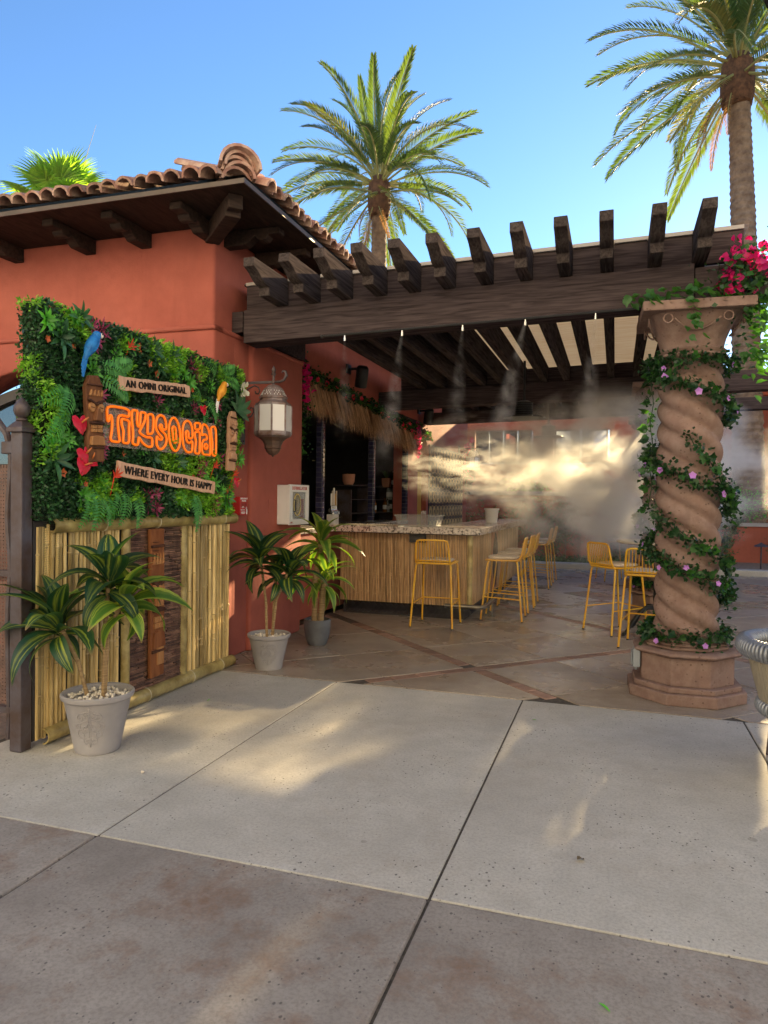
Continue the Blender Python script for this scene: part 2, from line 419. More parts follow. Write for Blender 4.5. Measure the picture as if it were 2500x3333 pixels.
# ------------------------------------------------------------------ ground
DIRT = pm('desert gravel', (0.36, 0.27, 0.20), 0.95, (0.24, 0.175, 0.125), 14, bump=0.6, bscale=70, bdist=0.02)
JOINT = pm('joint sand', (0.10, 0.085, 0.07), 0.95, (0.05, 0.042, 0.035), 40)
CON_NEAR = concrete('stained concrete', (0.375, 0.340, 0.308), (0.235, 0.208, 0.188), (0.19, 0.095, 0.05), 0.8, 0.9)
CON_MID = concrete('pale concrete', (0.55, 0.525, 0.48), (0.425, 0.40, 0.36), (0.30, 0.21, 0.13), 0.22, 1.0)
CON_BAR = concrete('brown stained concrete', (0.42, 0.36, 0.30), (0.275, 0.225, 0.185), (0.17, 0.12, 0.085), 0.6, 0.35, wet=1.0, rough=0.5)
BRICKP = pm('floor brick', (0.32, 0.20, 0.15), 0.6, (0.22, 0.13, 0.095), 12, rand=0.3, bump=0.3, bscale=60)

mb = MB(); n = 12; ext = 900
mb.add([(-ext,-ext,-0.16),(ext,-ext,-0.16),(ext,ext,-0.16),(-ext,ext,-0.16)], [(0,1,2,3)])
struct(obj('ground', mb, DIRT))

pav = bpy.data.objects.new('patio_paving', None); C.objects.link(pav); struct(pav)
mb = MB(); mb.box(-3.45, 9, -4, 16.2, -0.15, -0.008)
mb2 = MB(); mb2.box(-12, -3.45, -4, 3.02, -0.15, -0.014)
obj('joint_bed', mb, JOINT, pav); obj('joint_bed', mb2, JOINT, pav)

def slab(poly, mat, top=0.0, bev=0.006, name='slab', z0=-0.10):
    m_ = MB(); m_.prism(poly, z0, top); return obj(name, m_, mat, pav, bev=bev, bseg=2)
xs = [-6.46, -5.0, -3.54, -2.08, -0.62, 0.84, 2.30, 3.76, 5.22, 6.7]
g = 0.005
for i in range(len(xs)-1):
    x0, x1 = xs[i]+g, xs[i+1]-g
    slab([(x0,-0.3+g),(x1,-0.3+g),(x1,2.494),(x0,2.494)], CON_NEAR, rnd.uniform(.002, .004), 0.010)
    slab([(x0,-3.1),(x1,-3.1),(x1,-0.3-g),(x0,-0.3-g)], CON_NEAR, 0, 0.010)
    if xs[i] > -3.6:
        xa = max(x0, -3.40)
        slab([(xa,2.504),(x1,2.504),(x1,5.25-g),(xa,5.25-g)], CON_MID, rnd.uniform(-.002, .0), 0.006)
    else:
        slab([(x0,2.504),(x1,2.504),(x1,3.0),(x0,3.0)], CON_MID, 0, 0.012)

def clip(poly, a, b, c):
    """keep a*x+b*y>=c"""
    out = []
    for i in range(len(poly)):
        p, q = poly[i], poly[(i+1) % len(poly)]
        dp, dq = a*p[0]+b*p[1]-c, a*q[0]+b*q[1]-c
        if dp >= 0: out.append(p)
        if (dp >= 0) != (dq >= 0):
            t = dp/(dp-dq); out.append((p[0]+(q[0]-p[0])*t, p[1]+(q[1]-p[1])*t))
    return out
def clean(poly):
    out = []
    for p in poly:
        if not out or (abs(p[0]-out[-1][0])+abs(p[1]-out[-1][1])) > 1e-3: out.append(p)
    if len(out) > 1 and (abs(out[0][0]-out[-1][0])+abs(out[0][1]-out[-1][1])) < 1e-3: out.pop()
    return out
S_ = [-1.0+.20, 1.4, 2.58, 3.76, 4.95, 6.13, 7.31, 8.49, 9.67, 10.85, 12.03, 13.21, 14.39, 15.57, 16.75, 17.93, 19.1, 20.3, 21.5, 22.7, 23.9]
D_ = [-4.9, -3.55, -2.2, -0.85, 0.5, 1.85, 3.2, 4.55, 5.87, 7.22, 8.54, 9.88, 11.2, 12.5, 13.85, 15.2, 16.5, 17.9, 19.2]
BS, BD = (4.95, 8.49), (7.22,)
half = 0.062
for i in range(len(S_)-1):
    for j in range(len(D_)-1):
        s0 = S_[i]+(half+.006 if S_[i] in BS else .004)*1.414; s1 = S_[i+1]-(half+.006 if S_[i+1] in BS else .004)*1.414
        d0 = D_[j]+(half+.006 if D_[j] in BD else .004)*1.414; d1 = D_[j+1]-(half+.006 if D_[j+1] in BD else .004)*1.414
        pt = lambda s, d: ((s-d)/2, (s+d)/2)
        poly = [pt(s0,d0), pt(s1,d0), pt(s1,d1), pt(s0,d1)]
        for cl in ((0,1,5.262),(1,0,-3.42),(-1,0,-6.6),(0,-1,-15.9)):
            if poly: poly = clip(poly, *cl)
        poly = clean(poly) if poly else []
        if len(poly) < 3: continue
        ar = abs(sum(poly[k][0]*poly[(k+1) % len(poly)][1]-poly[(k+1) % len(poly)][0]*poly[k][1] for k in range(len(poly))))/2
        if ar < 0.02: continue
        slab(poly, CON_BAR, rnd.uniform(-.002, .001), 0.004)
# bricks of the two crossing bands
bl, bw = 0.232, 0.108
bmeshes = []
for k in range(3):
    m_ = MB(); m_.box(-bl/2+.003, bl/2-.003, -bw/2, bw/2, -0.06, 0.0); bmeshes.append(m_.mesh('brick', [BRICKP], bev=0.005, bseg=1))
for (kind, c0, lo, hi) in (('s', 4.95, -0.6, 10.5), ('d', 7.22, 3.0, 12.5), ('s', 8.49, 4.0, 14.0)):
    t = lo
    while t < hi:
        t += bl*1.414
        s_, d_ = (c0, t) if kind == 's' else (t, c0)
        x, y = (s_-d_)/2, (s_+d_)/2
        if y < 5.36 or x < -3.3 or x > 4.5 or y > 12: continue
        if kind == 's' and abs(t-7.22) < 0.22: continue
        if x > -1.75-0.2 and x < -1.6 and y > 8.4: continue
        link('brick', bmeshes[rnd.randrange(3)], pav, TR(x, y, rnd.uniform(-.004, -.001), 0, 0, R_(-45 if kind == 's' else 45)+rnd.uniform(-.012, .012)))
# three odd bits at the joint: a kerb behind the patio and the planted bed beyond it
mb = MB(); mb.box(-3.4, 9.0, 15.95, 16.25, -0.1, 0.12)
struct(obj('kerb', mb, CON_MID, bev=0.02))
mb = MB(); mb.box(-6, 14, 16.26, 24, -0.15, 0.05)
struct(obj('gravel_bed', mb, DIRT))

# ------------------------------------------------------------------ the stucco bar building on the left
B = thing('stucco_building', 'red stucco building with tiled roof, arched window and open bar counter side', 'building', (-3.25, 5.36, 0))
BI = Matrix.Translation((3.25, -5.36, 0))
# front wall (faces the camera side) with a shallow arched window recess
def arch(cx, hw, spring, top, z0, n=16):
    rise = top-spring; rad = (hw*hw+rise*rise)/(2*rise); a0 = math.asin(hw/rad)
    pts = [(cx+hw, z0)]
    for i in range(n+1):
        a = a0-2*a0*i/n
        pts.append((cx+rad*math.sin(a), top-rad+rad*math.cos(a)))
    pts.append((cx-hw, z0)); return pts
XZ = lambda y: Matrix.Translation((0, y, 0)) @ Matrix(((1,0,0,0),(0,0,-1,0),(0,1,0,0),(0,0,0,1)))   # local z -> -y
a_out = arch(-5.12, 1.05, 2.36, 2.64, 0.75)
poly = [(-9.5, 0), (-3.29, 0), (-3.29, 2.92), (-9.5, 2.92)]
# outline with a notch: go round the wall, cut in along the bottom
poly = [(-9.5, 0.0), (-6.17, 0.0)]+list(reversed(a_out))+[(-4.07, 0.0), (-3.29, 0.0), (-3.29, 2.92), (-9.5, 2.92)]
mb = MB(); mb.prism(poly, -0.35, 0.0, T=XZ(5.36)); obj('wall', mb, RED, B, BI, bev=0.025, bseg=3, smooth=True)
mb = MB(); mb.box(-6.16, -4.08, 5.44, 5.7, 0, 0.9); obj('wall', mb, RED, B, BI)
win = bpy.data.objects.new('window', None); C.objects.link(win); win.parent = B; win.matrix_local = BI
fr_o, fr_i = arch(-5.12, 0.98, 2.28, 2.53, 0.9), arch(-5.12, 0.88, 2.22, 2.43, 1.0)
mb = MB(); k = len(fr_o)
vv = [(x, 5.50, z) for x, z in fr_o]+[(x, 5.50, z) for x, z in fr_i]+[(x, 5.60, z) for x, z in fr_o]+[(x, 5.60, z) for x, z in fr_i]
ff = []
for i in range(k):
    j = (i+1) % k
    ff += [(i, j, k+j, k+i), (k+i, k+j, 3*k+j, 3*k+i), (2*k+i, 3*k+i, 3*k+j, 2*k+j), (i, 2*k+i, 2*k+j, j)]
mb.add(vv, ff)
WINF = pm('dark window frame', (0.06, 0.05, 0.045), 0.5, (0.04, 0.034, 0.03), 5)
for x in (-5.55, -5.12, -4.69): mb.box(x-.028, x+.028, 5.505, 5.59, 1.0, 2.44)
mb.box(-5.99, -4.25, 5.515, 5.585, 1.70, 1.75)
obj('frame', mb, WINF, win)
GLZ = NT('window glass'); GLZ.set(0.03, 0.0, 1.0); GLZ.color((0.02, 0.025, 0.03)); GLZ.b.inputs['Coat Weight'].default_value = 1.0; GLZ = GLZ.mat
GLZM = NT('mirror glass'); GLZM.set(0.02, 0.85, 1.0); GLZM.color((0.55, 0.58, 0.6)); GLZM = GLZM.mat
mb = MB(); mb.prism(fr_i, -0.012, 0, T=XZ(5.55)); obj('pane', mb, GLZ, win)
# side wall with the pilaster step, ledge and recessed wall above
mb = MB(); mb.box(-3.65, -3.292, 5.362, 5.98, 0.0, 2.92); obj('wall', mb, RED, B, BI, bev=0.02, bseg=3, smooth=True)
mb = MB(); mb.box(-3.65, -3.25, 5.97, 7.10, 0.0, 2.915); obj('wall', mb, RED, B, BI, bev=0.03, bseg=3, smooth=True)
mb = MB()
mb.box(-9.5, -3.33, 5.42, 6.2, 2.90, 3.80); obj('wall', mb, RED, B, BI, bev=0.03, bseg=3, smooth=True)
mb = MB(); mb.box(-3.9, -3.335, 6.0, 7.3, 2.90, 3.80); obj('wall', mb, RED, B, BI, bev=0.02)
for o_ in (( -9.5,-3.272, 5.335, 5.5),(-3.45,-3.272,5.34,5.97),(-3.45,-3.235,5.97,7.10)):
    mb = MB(); mb.box(o_[0], o_[1], o_[2], o_[3], 2.885, 2.93); obj('ledge', mb, RED, B, BI, bev=0.02, bseg=3, smooth=True)
# the bar side: opening, columns of blue tile, patterned tile wall beyond
WX = -3.55
for (y0, y1, z0, z1) in ((7.08, 12.42, 2.62, 3.79), (7.08, 7.36, 0, 2.62), (12.30, 12.42, 0, 2.62), (12.42, 12.95, 0, 3.79), (12.95, 13.62, 2.02, 3.79), (13.62, 17.6, 0, 3.79), (7.36, 12.30, 0, 1.02)):
    mb = MB(); mb.box(WX-0.28, WX, y0, y1, z0, z1); obj('wall', mb, RED if z0 > 1 or y0 > 12 else RED, B, BI, bev=0.008)
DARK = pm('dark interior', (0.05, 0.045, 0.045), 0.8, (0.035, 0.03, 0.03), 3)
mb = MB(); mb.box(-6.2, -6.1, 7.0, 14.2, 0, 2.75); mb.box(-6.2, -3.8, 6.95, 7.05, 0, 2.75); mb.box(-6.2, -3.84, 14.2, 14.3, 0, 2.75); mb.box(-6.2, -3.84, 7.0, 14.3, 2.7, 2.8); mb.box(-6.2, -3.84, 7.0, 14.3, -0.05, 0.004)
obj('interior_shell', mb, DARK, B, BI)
TILEB = pm('blue glazed tile', (0.035, 0.035, 0.085), 0.12, (0.02, 0.02, 0.05), 9, rand=0.35, spec=0.7)
GROUT = pm('blue grey grout', (0.17, 0.165, 0.18), 0.9)
tm = MB(); tm.box(-.008, .008, -.0325, .0325, -.029, .029); tm = tm.mesh('tile', [TILEB], bev=0.002, bseg=1)
tm2 = MB(); tm2.box(-.038, .038, -.008, .008, -.029, .029); tm2 = tm2.mesh('tile', [TILEB], bev=0.002, bseg=1)
for yc in (8.36, 10.36, 12.18):
    pc = MB(); pc.box(WX-.07, WX+.012, yc-.034, yc+.034, 1.1 if yc > 9 else 0.0, 2.618); po = obj('tiled_post', pc, GROUT, B, BI)
    z = (1.16 if yc > 9 else 0.04)
    while z < 2.5:
        link('tile', tm, po, TR(WX+.016, yc, z)); link('tile', tm2, po, TR(WX-.028, yc-.036, z)); z += .0635
GRAN = NT('granite'); GRAN.set(0.18, 0, 0.5)
v_ = GRAN.coords('Object'); a_ = GRAN.noise(v_, 26, 6, 0.7); b_ = GRAN.noise(v_, 9, 5, 0.7); vo_ = GRAN.n('ShaderNodeTexVoronoi'); vo_.inputs['Scale'].default_value = 60; GRAN.l(v_, vo_.inputs['Vector'])
c_ = GRAN.mix(GRAN.ramp(a_, [(0.42, 0.0), (0.52, 1.0)]), (0.06, 0.045, 0.045), (0.55, 0.48, 0.44))
c_ = GRAN.mix(GRAN.ramp(b_, [(0.5, 0.0), (0.66, 0.8)]), c_, (0.62, 0.58, 0.55)); GRAN.color(c_); GRAN = GRAN.mat
mb = MB(); mb.box(WX-.55, WX+.02, 7.40, 12.28, 1.024, 1.085); obj('back_counter', mb, GRAN, B, BI, bev=0.006)
# yellow door beyond the last post and the patterned tiles on the wall after it
YD = pm('ochre door', (0.62, 0.34, 0.06), 0.5, (0.55, 0.29, 0.05), 3)
dr = MB(); dr.box(WX-.16, WX-.10, 12.97, 13.60, 0.02, 2.0); dro = obj('door', dr, YD, B, BI, bev=0.004)
hm = MB(); hm.tube([(WX-.10, 13.05, 1.0), (WX-.04, 13.05, 1.0), (WX-.04, 13.17, 1.0)], 0.01); obj('handle', hm, IRON, dro)
TPAL = pm('ochre pattern tile', (0.62, 0.44, 0.20), 0.35, (0.52, 0.35, 0.14), 8, rand=0.15)
TDRK = pm('dark tile ornament', (0.045, 0.04, 0.05), 0.35, rand=0.1)
def ptile():
    m_ = MB(); s = .148
    m_.box(-.006, .006, -s, s, -s, s, 1)
    o8 = [(0.118*math.cos(2*math.pi*i/8+.39), 0.118*math.sin(2*math.pi*i/8+.39)) for i in range(8)]
    m_.prism(o8, .004, .011, 0, WALL(0))
    sc = [(0.035*math.cos(2*math.pi*i/8), 0.035*math.sin(2*math.pi*i/8)) for i in range(8)]
    m_.prism(sc, .010, .014, 1, WALL(0))
    for q in range(4):
        a = math.pi/4+q*math.pi/2; m_.prism([(0,0),(0.02,0.012),(0.05,0),(0.02,-0.012)], .004, .013, 0, WALL(0) @ Matrix.Rotation(a, 4, 'Z') @ Matrix.Translation((.135,0,0)))
    return m_.mesh('tile', [TPAL, TDRK])
ptm = ptile()
for i in range(11):
    for j in range(8):
        link('tile', ptm, B, BI @ TR(WX+.008, 13.9+i*.30, .32+j*.30))

# ------------------------------------------------------------------ roof: soffit, eaves, corbels, clay tiles
rf = bpy.data.objects.new('roof', None); C.objects.link(rf); rf.parent = B; rf.matrix_local = BI
EX, EY, EZ = -2.66, 4.72, 3.79
mb = MB()
mb.box(-9.5, EX, EY, 6.1, EZ, EZ+.03); mb.box(-3.6, EX, 6.101, 16.5, EZ, EZ+.03)
obj('soffit', mb, EAVE, rf)
FASC = pm('bronze flashing', (0.12, 0.09, 0.075), 0.5, (0.08, 0.062, 0.05), 4, metal=0.2)
mb = MB(); mb.box(-9.5, EX+.012, EY-.012, EY-.001, EZ-.014, EZ+.022); mb.box(EX+.001, EX+.012, EY-.001, 16.5, EZ-.014, EZ+.022); obj('drip_edge', mb, FASC, rf)
pt_ = math.tan(R_(19))
mb = MB(); run = 3.4
a, b_, c_, d_ = (EX+.0, EY, EZ+.05), (EX-run, EY+run, EZ+.05+run*pt_), (EX-run, 16.5, EZ+.05+run*pt_), (EX, 16.5, EZ+.05)
e_, f_ = (-9.5, EY, EZ+.05), (-9.5, EY+run, EZ+.05+run*pt_)
mb.add([a, b_, c_, d_, e_, f_], [(0, 3, 2, 1), (0, 1, 5, 4)]); obj('deck', mb, EAVE, rf)
def barrel(L=.46, r0=.082, r1=.066, t=.016, n=9, arc=math.pi):
    m_ = MB(); vs_, fs = [], []
    for (x, r) in ((0, r0), (L, r1)):
        for rr in (r, r-t):
            for j in range(n+1):
                th = arc*j/n+(math.pi-arc)/2; vs_.append((x, rr*math.cos(th), rr*math.sin(th)))
    k = n+1
    for j in range(n):
        fs += [(j, 2*k+j, 2*k+j+1, j+1), (k+j, k+j+1, 3*k+j+1, 3*k+j), (j, j+1, k+j+1, k+j), (2*k+j, 3*k+j, 3*k+j+1, 2*k+j+1)]
    fs += [(0, k, 3*k, 2*k), (n, 2*k+n, 3*k+n, k+n)]
    return m_.add(vs_, fs)
tms = []
for k in range(4):
    m_ = barrel(.46+rnd.uniform(-.02, .02), .080+rnd.uniform(-.004, .004), .066+rnd.uniform(-.003, .003), .018, 9)
    m_.v = [(x+(mnoise.noise(Vector((y*30+k*9, z*30, x*9)))*.010), y+mnoise.noise(Vector((z*25, x*12+k*5, y*20)))*.005, z+mnoise.noise(Vector((x*14, y*25, k*7+z*9)))*.006) for x, y, z in m_.v]
    tms.append(m_.mesh('roof_tile', [TILE], smooth=True))
sl_ = R_(19)
x = -2.93
while x > -8.3:
    for row in range(3):
        dy = EY-.055+row*.20+rnd.uniform(-.025, .025)
        T = Matrix.Translation((x+rnd.uniform(-.012, .012), dy, EZ+.055+row*.072+rnd.uniform(-.006, .010))) @ Matrix.Rotation(R_(90)+rnd.uniform(-.06, .06), 4, 'Z') @ Matrix.Rotation(-sl_+rnd.uniform(-.04, .04), 4, 'Y') @ Matrix.Rotation(rnd.uniform(-.12, .12), 4, 'X')
        if row < 2 or x > -6: link('roof_tile', tms[rnd.randrange(4)], rf, T)
    x -= .148
y = EY+.30
while y < 11.0:
    for row in range(3):
        dx = EX+.055-row*.20+rnd.uniform(-.025, .025)
        T = Matrix.Translation((dx, y+rnd.uniform(-.012, .012), EZ+.055+row*.072+rnd.uniform(-.006, .010))) @ Matrix.Rotation(R_(180)+rnd.uniform(-.06, .06), 4, 'Z') @ Matrix.Rotation(-sl_+rnd.uniform(-.04, .04), 4, 'Y') @ Matrix.Rotation(rnd.uniform(-.12, .12), 4, 'X')
        link('roof_tile', tms[rnd.randrange(4)], rf, T)
    y += .148
# hip: a stack of barrel tiles over the corner, then a run of hip tiles going back
hipm = barrel(.42, .125, .105, .022, 10); hipm = hipm.mesh('hip_tile', [TILE], smooth=True)
capm = barrel(.5, .165, .11, .022, 10); capm = capm.mesh('hip_tile', [TILE], smooth=True)
hx, hy = EX-.10, EY+.10
for k in range(4):
    link('hip_tile', hipm, rf, Matrix.Translation((hx+.02*((k % 2)*2-1)*.6, hy, EZ+.045+k*.039)) @ Matrix.Rotation(R_(135)+rnd.uniform(-.16,.16), 4, 'Z') @ Matrix.Rotation(rnd.uniform(-.05,.05)-.06, 4, 'Y') @ Matrix.Rotation(rnd.uniform(-.12,.12), 4, 'X'))
for k in range(1):
    d = .0+k*.36
    link('hip_tile', capm if k == 0 else hipm, rf, Matrix.Translation((hx-d*.707+(.05 if k == 0 else 0), hy+d*.707-(.05 if k == 0 else 0), EZ+(.150 if k == 0 else -.06)+max(0,d-.3)*.707*pt_)) @ Matrix.Rotation(R_(135), 4, 'Z') @ Matrix.Rotation(-R_(13) if k else R_(4), 4, 'Y'))
# carved corbels under the eaves
def corbel(L=.54, w=.11, h=.13):
    p = [(0, h), (L, h), (L, h-.055), (L-.035, h-.06), (L-.05, .07)]
    for i in range(7):
        a = math.pi*i/6; p.append((L-.11-.06*(1-math.cos(a))*1.0+.06-.06, .07-.045*math.sin(a)))
    p += [(L-.27, .045), (L-.33, .0), (0, 0)]
    m_ = MB(); m_.prism(p[::-1], -w/2, w/2, T=Matrix(((1,0,0,0),(0,0,-1,0),(0,1,0,0),(0,0,0,1)))); return m_
cm = corbel().mesh('corbel', [EAVE], bev=0.006, bseg=1)
for x in (-8.0, -7.15, -6.3, -5.45, -4.62, -4.02, -3.36):
    link('corbel', cm, rf, Matrix.Translation((x, 5.42, EZ-.132)) @ Matrix.Rotation(R_(-90), 4, 'Z'))
for y in (5.62, 6.18, 6.9, 7.6, 8.3, 9.0, 9.7):
    link('corbel', cm, rf, Matrix.Translation((-3.33, y, EZ-.132)))
hipc = MB(); hipc.box(0, .68, -.062, .062, .02, .17); hipc.box(.68, .76, -.056, .056, .06, .17)
obj('corbel', hipc, EAVE, rf, Matrix.Translation((-3.36, 5.43, EZ-.172)) @ Matrix.Rotation(R_(-45), 4, 'Z'), bev=0.008)

# ------------------------------------------------------------------ pergola
PG = thing('pergola', 'dark brown timber pergola with carved rafter tails over the bar patio', 'pergola', (-3.2, 5.7, 0))
PI_ = Matrix.Translation((3.2, -5.7, 0))
tilt = lambda x: .024*(x+3.2)
def tbox(name, x0, x1, y0, y1, z0, z1, mat, bev=0.006):
    m_ = MB(); v = []
    for z in (z0, z1):
        v += [(x0, y0, z+tilt(x0)), (x1, y0, z+tilt(x1)), (x1, y1, z+tilt(x1)), (x0, y1, z+tilt(x0))]
    m_.add(v, [(0,3,2,1),(4,5,6,7),(0,1,5,4),(1,2,6,5),(2,3,7,6),(3,0,4,7)]); return obj(name, m_, mat, PG, PI_, bev=bev)
tbox('beam', -3.20, 0.52, 5.70, 5.94, 2.835, 3.128, BEAM)
tbox('beam', 0.525, 3.6, 5.72, 5.96, 2.85, 3.10, BEAM)
tbox('beam', -3.54, 3.6, 10.55, 10.80, 2.86, 3.128, BEAM)
tbox('beam', -3.54, 3.6, 13.3, 13.55, 2.92, 3.128, BEAM)
tbox('beam', 0.40, 0.64, 5.97, 10.545, 2.80, 3.10, BEAM)
tbox('beam', .40, .64, 10.805, 13.295, 2.86, 3.10, BEAM)
tbox('ledger', -3.33, -3.22, 5.72, 7.09, 2.94, 3.128, BEAM)
def rafter():
    p = [(5.12, 3.372), (5.12, 3.300)]
    for i in range(1, 9):
        t = i/8; s = t*t*(3-2*t)
        p.append((5.12+.27*t+.012*math.sin(t*2*math.pi), 3.300-.095*s-.02*math.sin(math.pi*t)*(1-t)))
    p += [(5.392, 3.135), (13.75, 3.135), (13.75, 3.372)]
    return p
rp = rafter()
rxs = [-2.835, -2.525, -2.225, -1.915, -1.62, -1.325, -1.015, -.705, -.40, -.095, .245, .555]
YZ = Matrix(((0,0,1,0),(1,0,0,0),(0,1,0,0),(0,0,0,1)))
for k, x in enumerate(rxs):
    j = [(a+rnd.uniform(-.012, .012) if i < 2 else a, b) for i, (a, b) in enumerate(rp)]
    if x > 9: j = [(min(a, 10.95), b) for a, b in j]
    m_ = MB(); m_.prism(j[::-1], x-.047, x+.047, T=YZ); m_.v = [(a, b, c+tilt(a)) for a, b, c in m_.v]
    obj('rafter', m_, RAFT, PG, PI_, bev=0.004, bseg=1)
ed = [-3.2]+rxs+[0.9]
for i in range(len(ed)-1):
    a, b = ed[i]+.0485, ed[i+1]-.0485
    if i == 0: a = -3.2
    for yy in (5.755, 10.62, 13.36):
        if yy > 13 and b > 9: continue
        tbox('blocking', a, b, yy, yy+.05, 3.13, 3.352, BEAM, 0.003)
CAPM = pm('pale roof edging', (0.42, 0.38, 0.36), 0.5, (0.36, 0.32, 0.30), 3)
for i in range(len(ed)-1):
    a, b = ed[i]+.05, ed[i+1]-.05
    if i == 0: a = -3.2
    tbox('roof_edging', a, b, 5.735, 5.80, 3.354, 3.382, CAPM, 0)
# roof sheets: opaque towards the wall, milky ribbed panels towards the column
PANEL = NT('milky roof panel'); PANEL.set(0.4, 0, 0.3)
v_ = PANEL.coords('Object', (1, 26, 1)); PANEL.color(PANEL.mix(PANEL.noise(v_, 2.0, 4), (0.30, 0.20, 0.12), (0.50, 0.49, 0.47)))
tr_ = PANEL.n('ShaderNodeBsdfTranslucent'); tr_.inputs[0].default_value = (0.60, 0.57, 0.50, 1); PANEL.l(PANEL.b.inputs['Base Color'].links[0].from_socket, tr_.inputs[0])
ms_ = PANEL.n('ShaderNodeMixShader'); ms_.inputs[0].default_value = 0.22
PANEL.l(PANEL.b.outputs[0], ms_.inputs[1]); PANEL.l(tr_.outputs[0], ms_.inputs[2]); PANEL.l(ms_.outputs[0], PANEL.out.inputs[0]); PANEL = PANEL.mat
for i in range(len(ed)-1):
    a, b = (ed[i]-.045 if i else -3.3), ed[i+1]+.045
    a += .05; b -= .052
    milky = i >= 5
    for (y0, y1) in ((5.80, 8.2), (8.21, 10.61), (10.62, 13.6)):
        if y0 > 10.6 and b > 9: continue
        if milky:
            m_ = MB(); nr = 40; vv = []; ff = []
            for q in range(nr+1):
                yy = y0+(y1-y0)*q/nr; dz = .012*math.cos(q*math.pi)
                vv += [(a, yy, 3.392+dz+tilt(a)), (b, yy, 3.392+dz+tilt(b))]
            ff = [(2*q, 2*q+1, 2*q+3, 2*q+2) for q in range(nr)]
            m_.add(vv, ff); obj('roof_panel', m_, PANEL, PG, PI_)
        else:
            tbox('roof_panel', a, b, y0, y1, 3.376, 3.392, BEAM, 0)

# ------------------------------------------------------------------ twisted stone columns
def column_meshes():
    out = []
    oc = lambda r: [(r/math.cos(math.pi/8)*math.cos(math.pi/8+i*math.pi/4), r/math.cos(math.pi/8)*math.sin(math.pi/8+i*math.pi/4)) for i in range(8)]
    m_ = MB(); m_.prism(oc(.405), 0, .085); out.append(('plinth', m_, dict(bev=.01)))
    m_ = MB(); m_.prism(oc(.372), .085, .125); out.append(('plinth_step', m_, dict(bev=.008)))
    m_ = MB(); m_.prism(oc(.322), .125, .325); out.append(('pedestal', m_, dict(bev=.006)))
    m_ = MB()
    prof = [(.322,.325),(.362,.340),(.372,.352),(.362,.366),(.33,.376)]
    m_.lathe([(r/math.cos(math.pi/8), z) for r, z in prof], 8, ph=math.pi/8); out.append(('pedestal_cap', m_, {}))
    m_ = MB()
    for k in range(3):
        z = .376+k*.026; m_.lathe([((.272-.006*k)/math.cos(math.pi/8), z), ((.284-.006*k)/math.cos(math.pi/8), z+.006), ((.284-.006*k)/math.cos(math.pi/8), z+.018), ((.270-.006*k)/math.cos(math.pi/8), z+.025)], 8, ph=math.pi/8)
    out.append(('base_moulding', m_, {}))
    m_ = MB(); n, kz, z0, z1, pitch = 96, 120, .45, 2.52, .66
    vs_, fs = [], []
    for i in range(kz+1):
        z = z0+(z1-z0)*i/kz
        for j in range(n):
            th = 2*math.pi*j/n
            ph = 4*(th+2*math.pi*z/pitch)
            lobe = abs(math.cos(ph/2))**0.75
            r = .186+.048*lobe
            r *= 1+.012*mnoise.noise(Vector((math.cos(th)*3, math.sin(th)*3, z*5)))
            e = min(1, (z-z0)/.05, (z1-z)/.05); r = .20*(1-e)+r*e if e < 1 else r
            vs_.append((r*math.cos(th), r*math.sin(th), z))
    for i in range(kz):
        for j in range(n): fs.append((i*n+j, i*n+(j+1) % n, (i+1)*n+(j+1) % n, (i+1)*n+j))
    m_.add(vs_, fs); out.append(('shaft', m_, dict(smooth='all')))
    m_ = MB(); m_.lathe([(.215,2.515),(.248,2.53),(.256,2.545),(.248,2.56),(.232,2.565),(.244,2.58),(.248,2.59),(.236,2.60)], 40); out.append(('capital_ring', m_, dict(smooth=True)))
    m_ = MB(); vs_, fs = [], []; n = 48; rows = 12
    for i in range(rows+1):
        t = i/rows; z = 2.60+.235*t
        for j in range(n):
            th = 2*math.pi*j/n; c, s = math.cos(th), math.sin(th)
            sq = 1/max(abs(c), abs(s)); r0 = .225+.085*t**1.6; k = min(1, max(0, (t-.25)/.75)); rr = r0*(1-k)+r0*min(sq, 1.22)*k
            rr += .010*math.sin(4*th)*math.sin(math.pi*t)
            vs_.append((rr*c, rr*s, z))
    for i in range(rows):
        for j in range(n): fs.append((i*n+j, i*n+(j+1) % n, (i+1)*n+(j+1) % n, (i+1)*n+j))
    m_.add(vs_, fs)
    out.append(('capital', m_, dict(smooth='all')))
    m_ = MB()
    for q in range(4):
        T = Matrix.Rotation(q*math.pi/2, 4, 'Z')
        for xx in (-.20, .20):
            ring = [(xx+.032*math.cos(a*math.pi/6), -.318-.004, 2.785+.032*math.sin(a*math.pi/6)) for a in range(12)]
            m_.tube(ring, .006, 5, closed=True, T=T)
        m_.tube([(-.155+.31*i/10, -.262-.052*(abs(i-5)/5)**1.2, 2.785-.075*(1-(abs(i-5)/5)**2)) for i in range(11)], .007, 5, T=T)
    out.append(('capital_relief', m_, dict(smooth='all')))
    m_ = MB(); m_.box(-.375, .375, -.375, .375, 2.835, 2.905); out.append(('abacus', m_, dict(bev=.008)))
    return out
cms = [(nm, m_.mesh(nm, [STONE], **kw)) for nm, m_, kw in column_meshes()]
CX_, CY_ = 0.525, 5.865
col1 = thing('twisted_column', 'twisted red stone column wrapped in ivy at the patio corner', 'column', (CX_, CY_, 0), R_(2), 'twisted stone columns under the pergola')
for nm, me in cms: link(nm, me, col1)
outl = MB(); outl.box(-.055, .0, -.055, .055, -.07, .07); outl.box(-.068, -.055, -.045, .045, -.055, .055); outl.tube([(-.03, .0, -.07), (-.03, .0, -.10)], .012, 6)
ob = obj('outlet_box', outl, pm('grey metal box', (0.30, 0.33, 0.36), 0.4, (0.24, 0.26, 0.29), 5, metal=.5), None, None, bev=.008)
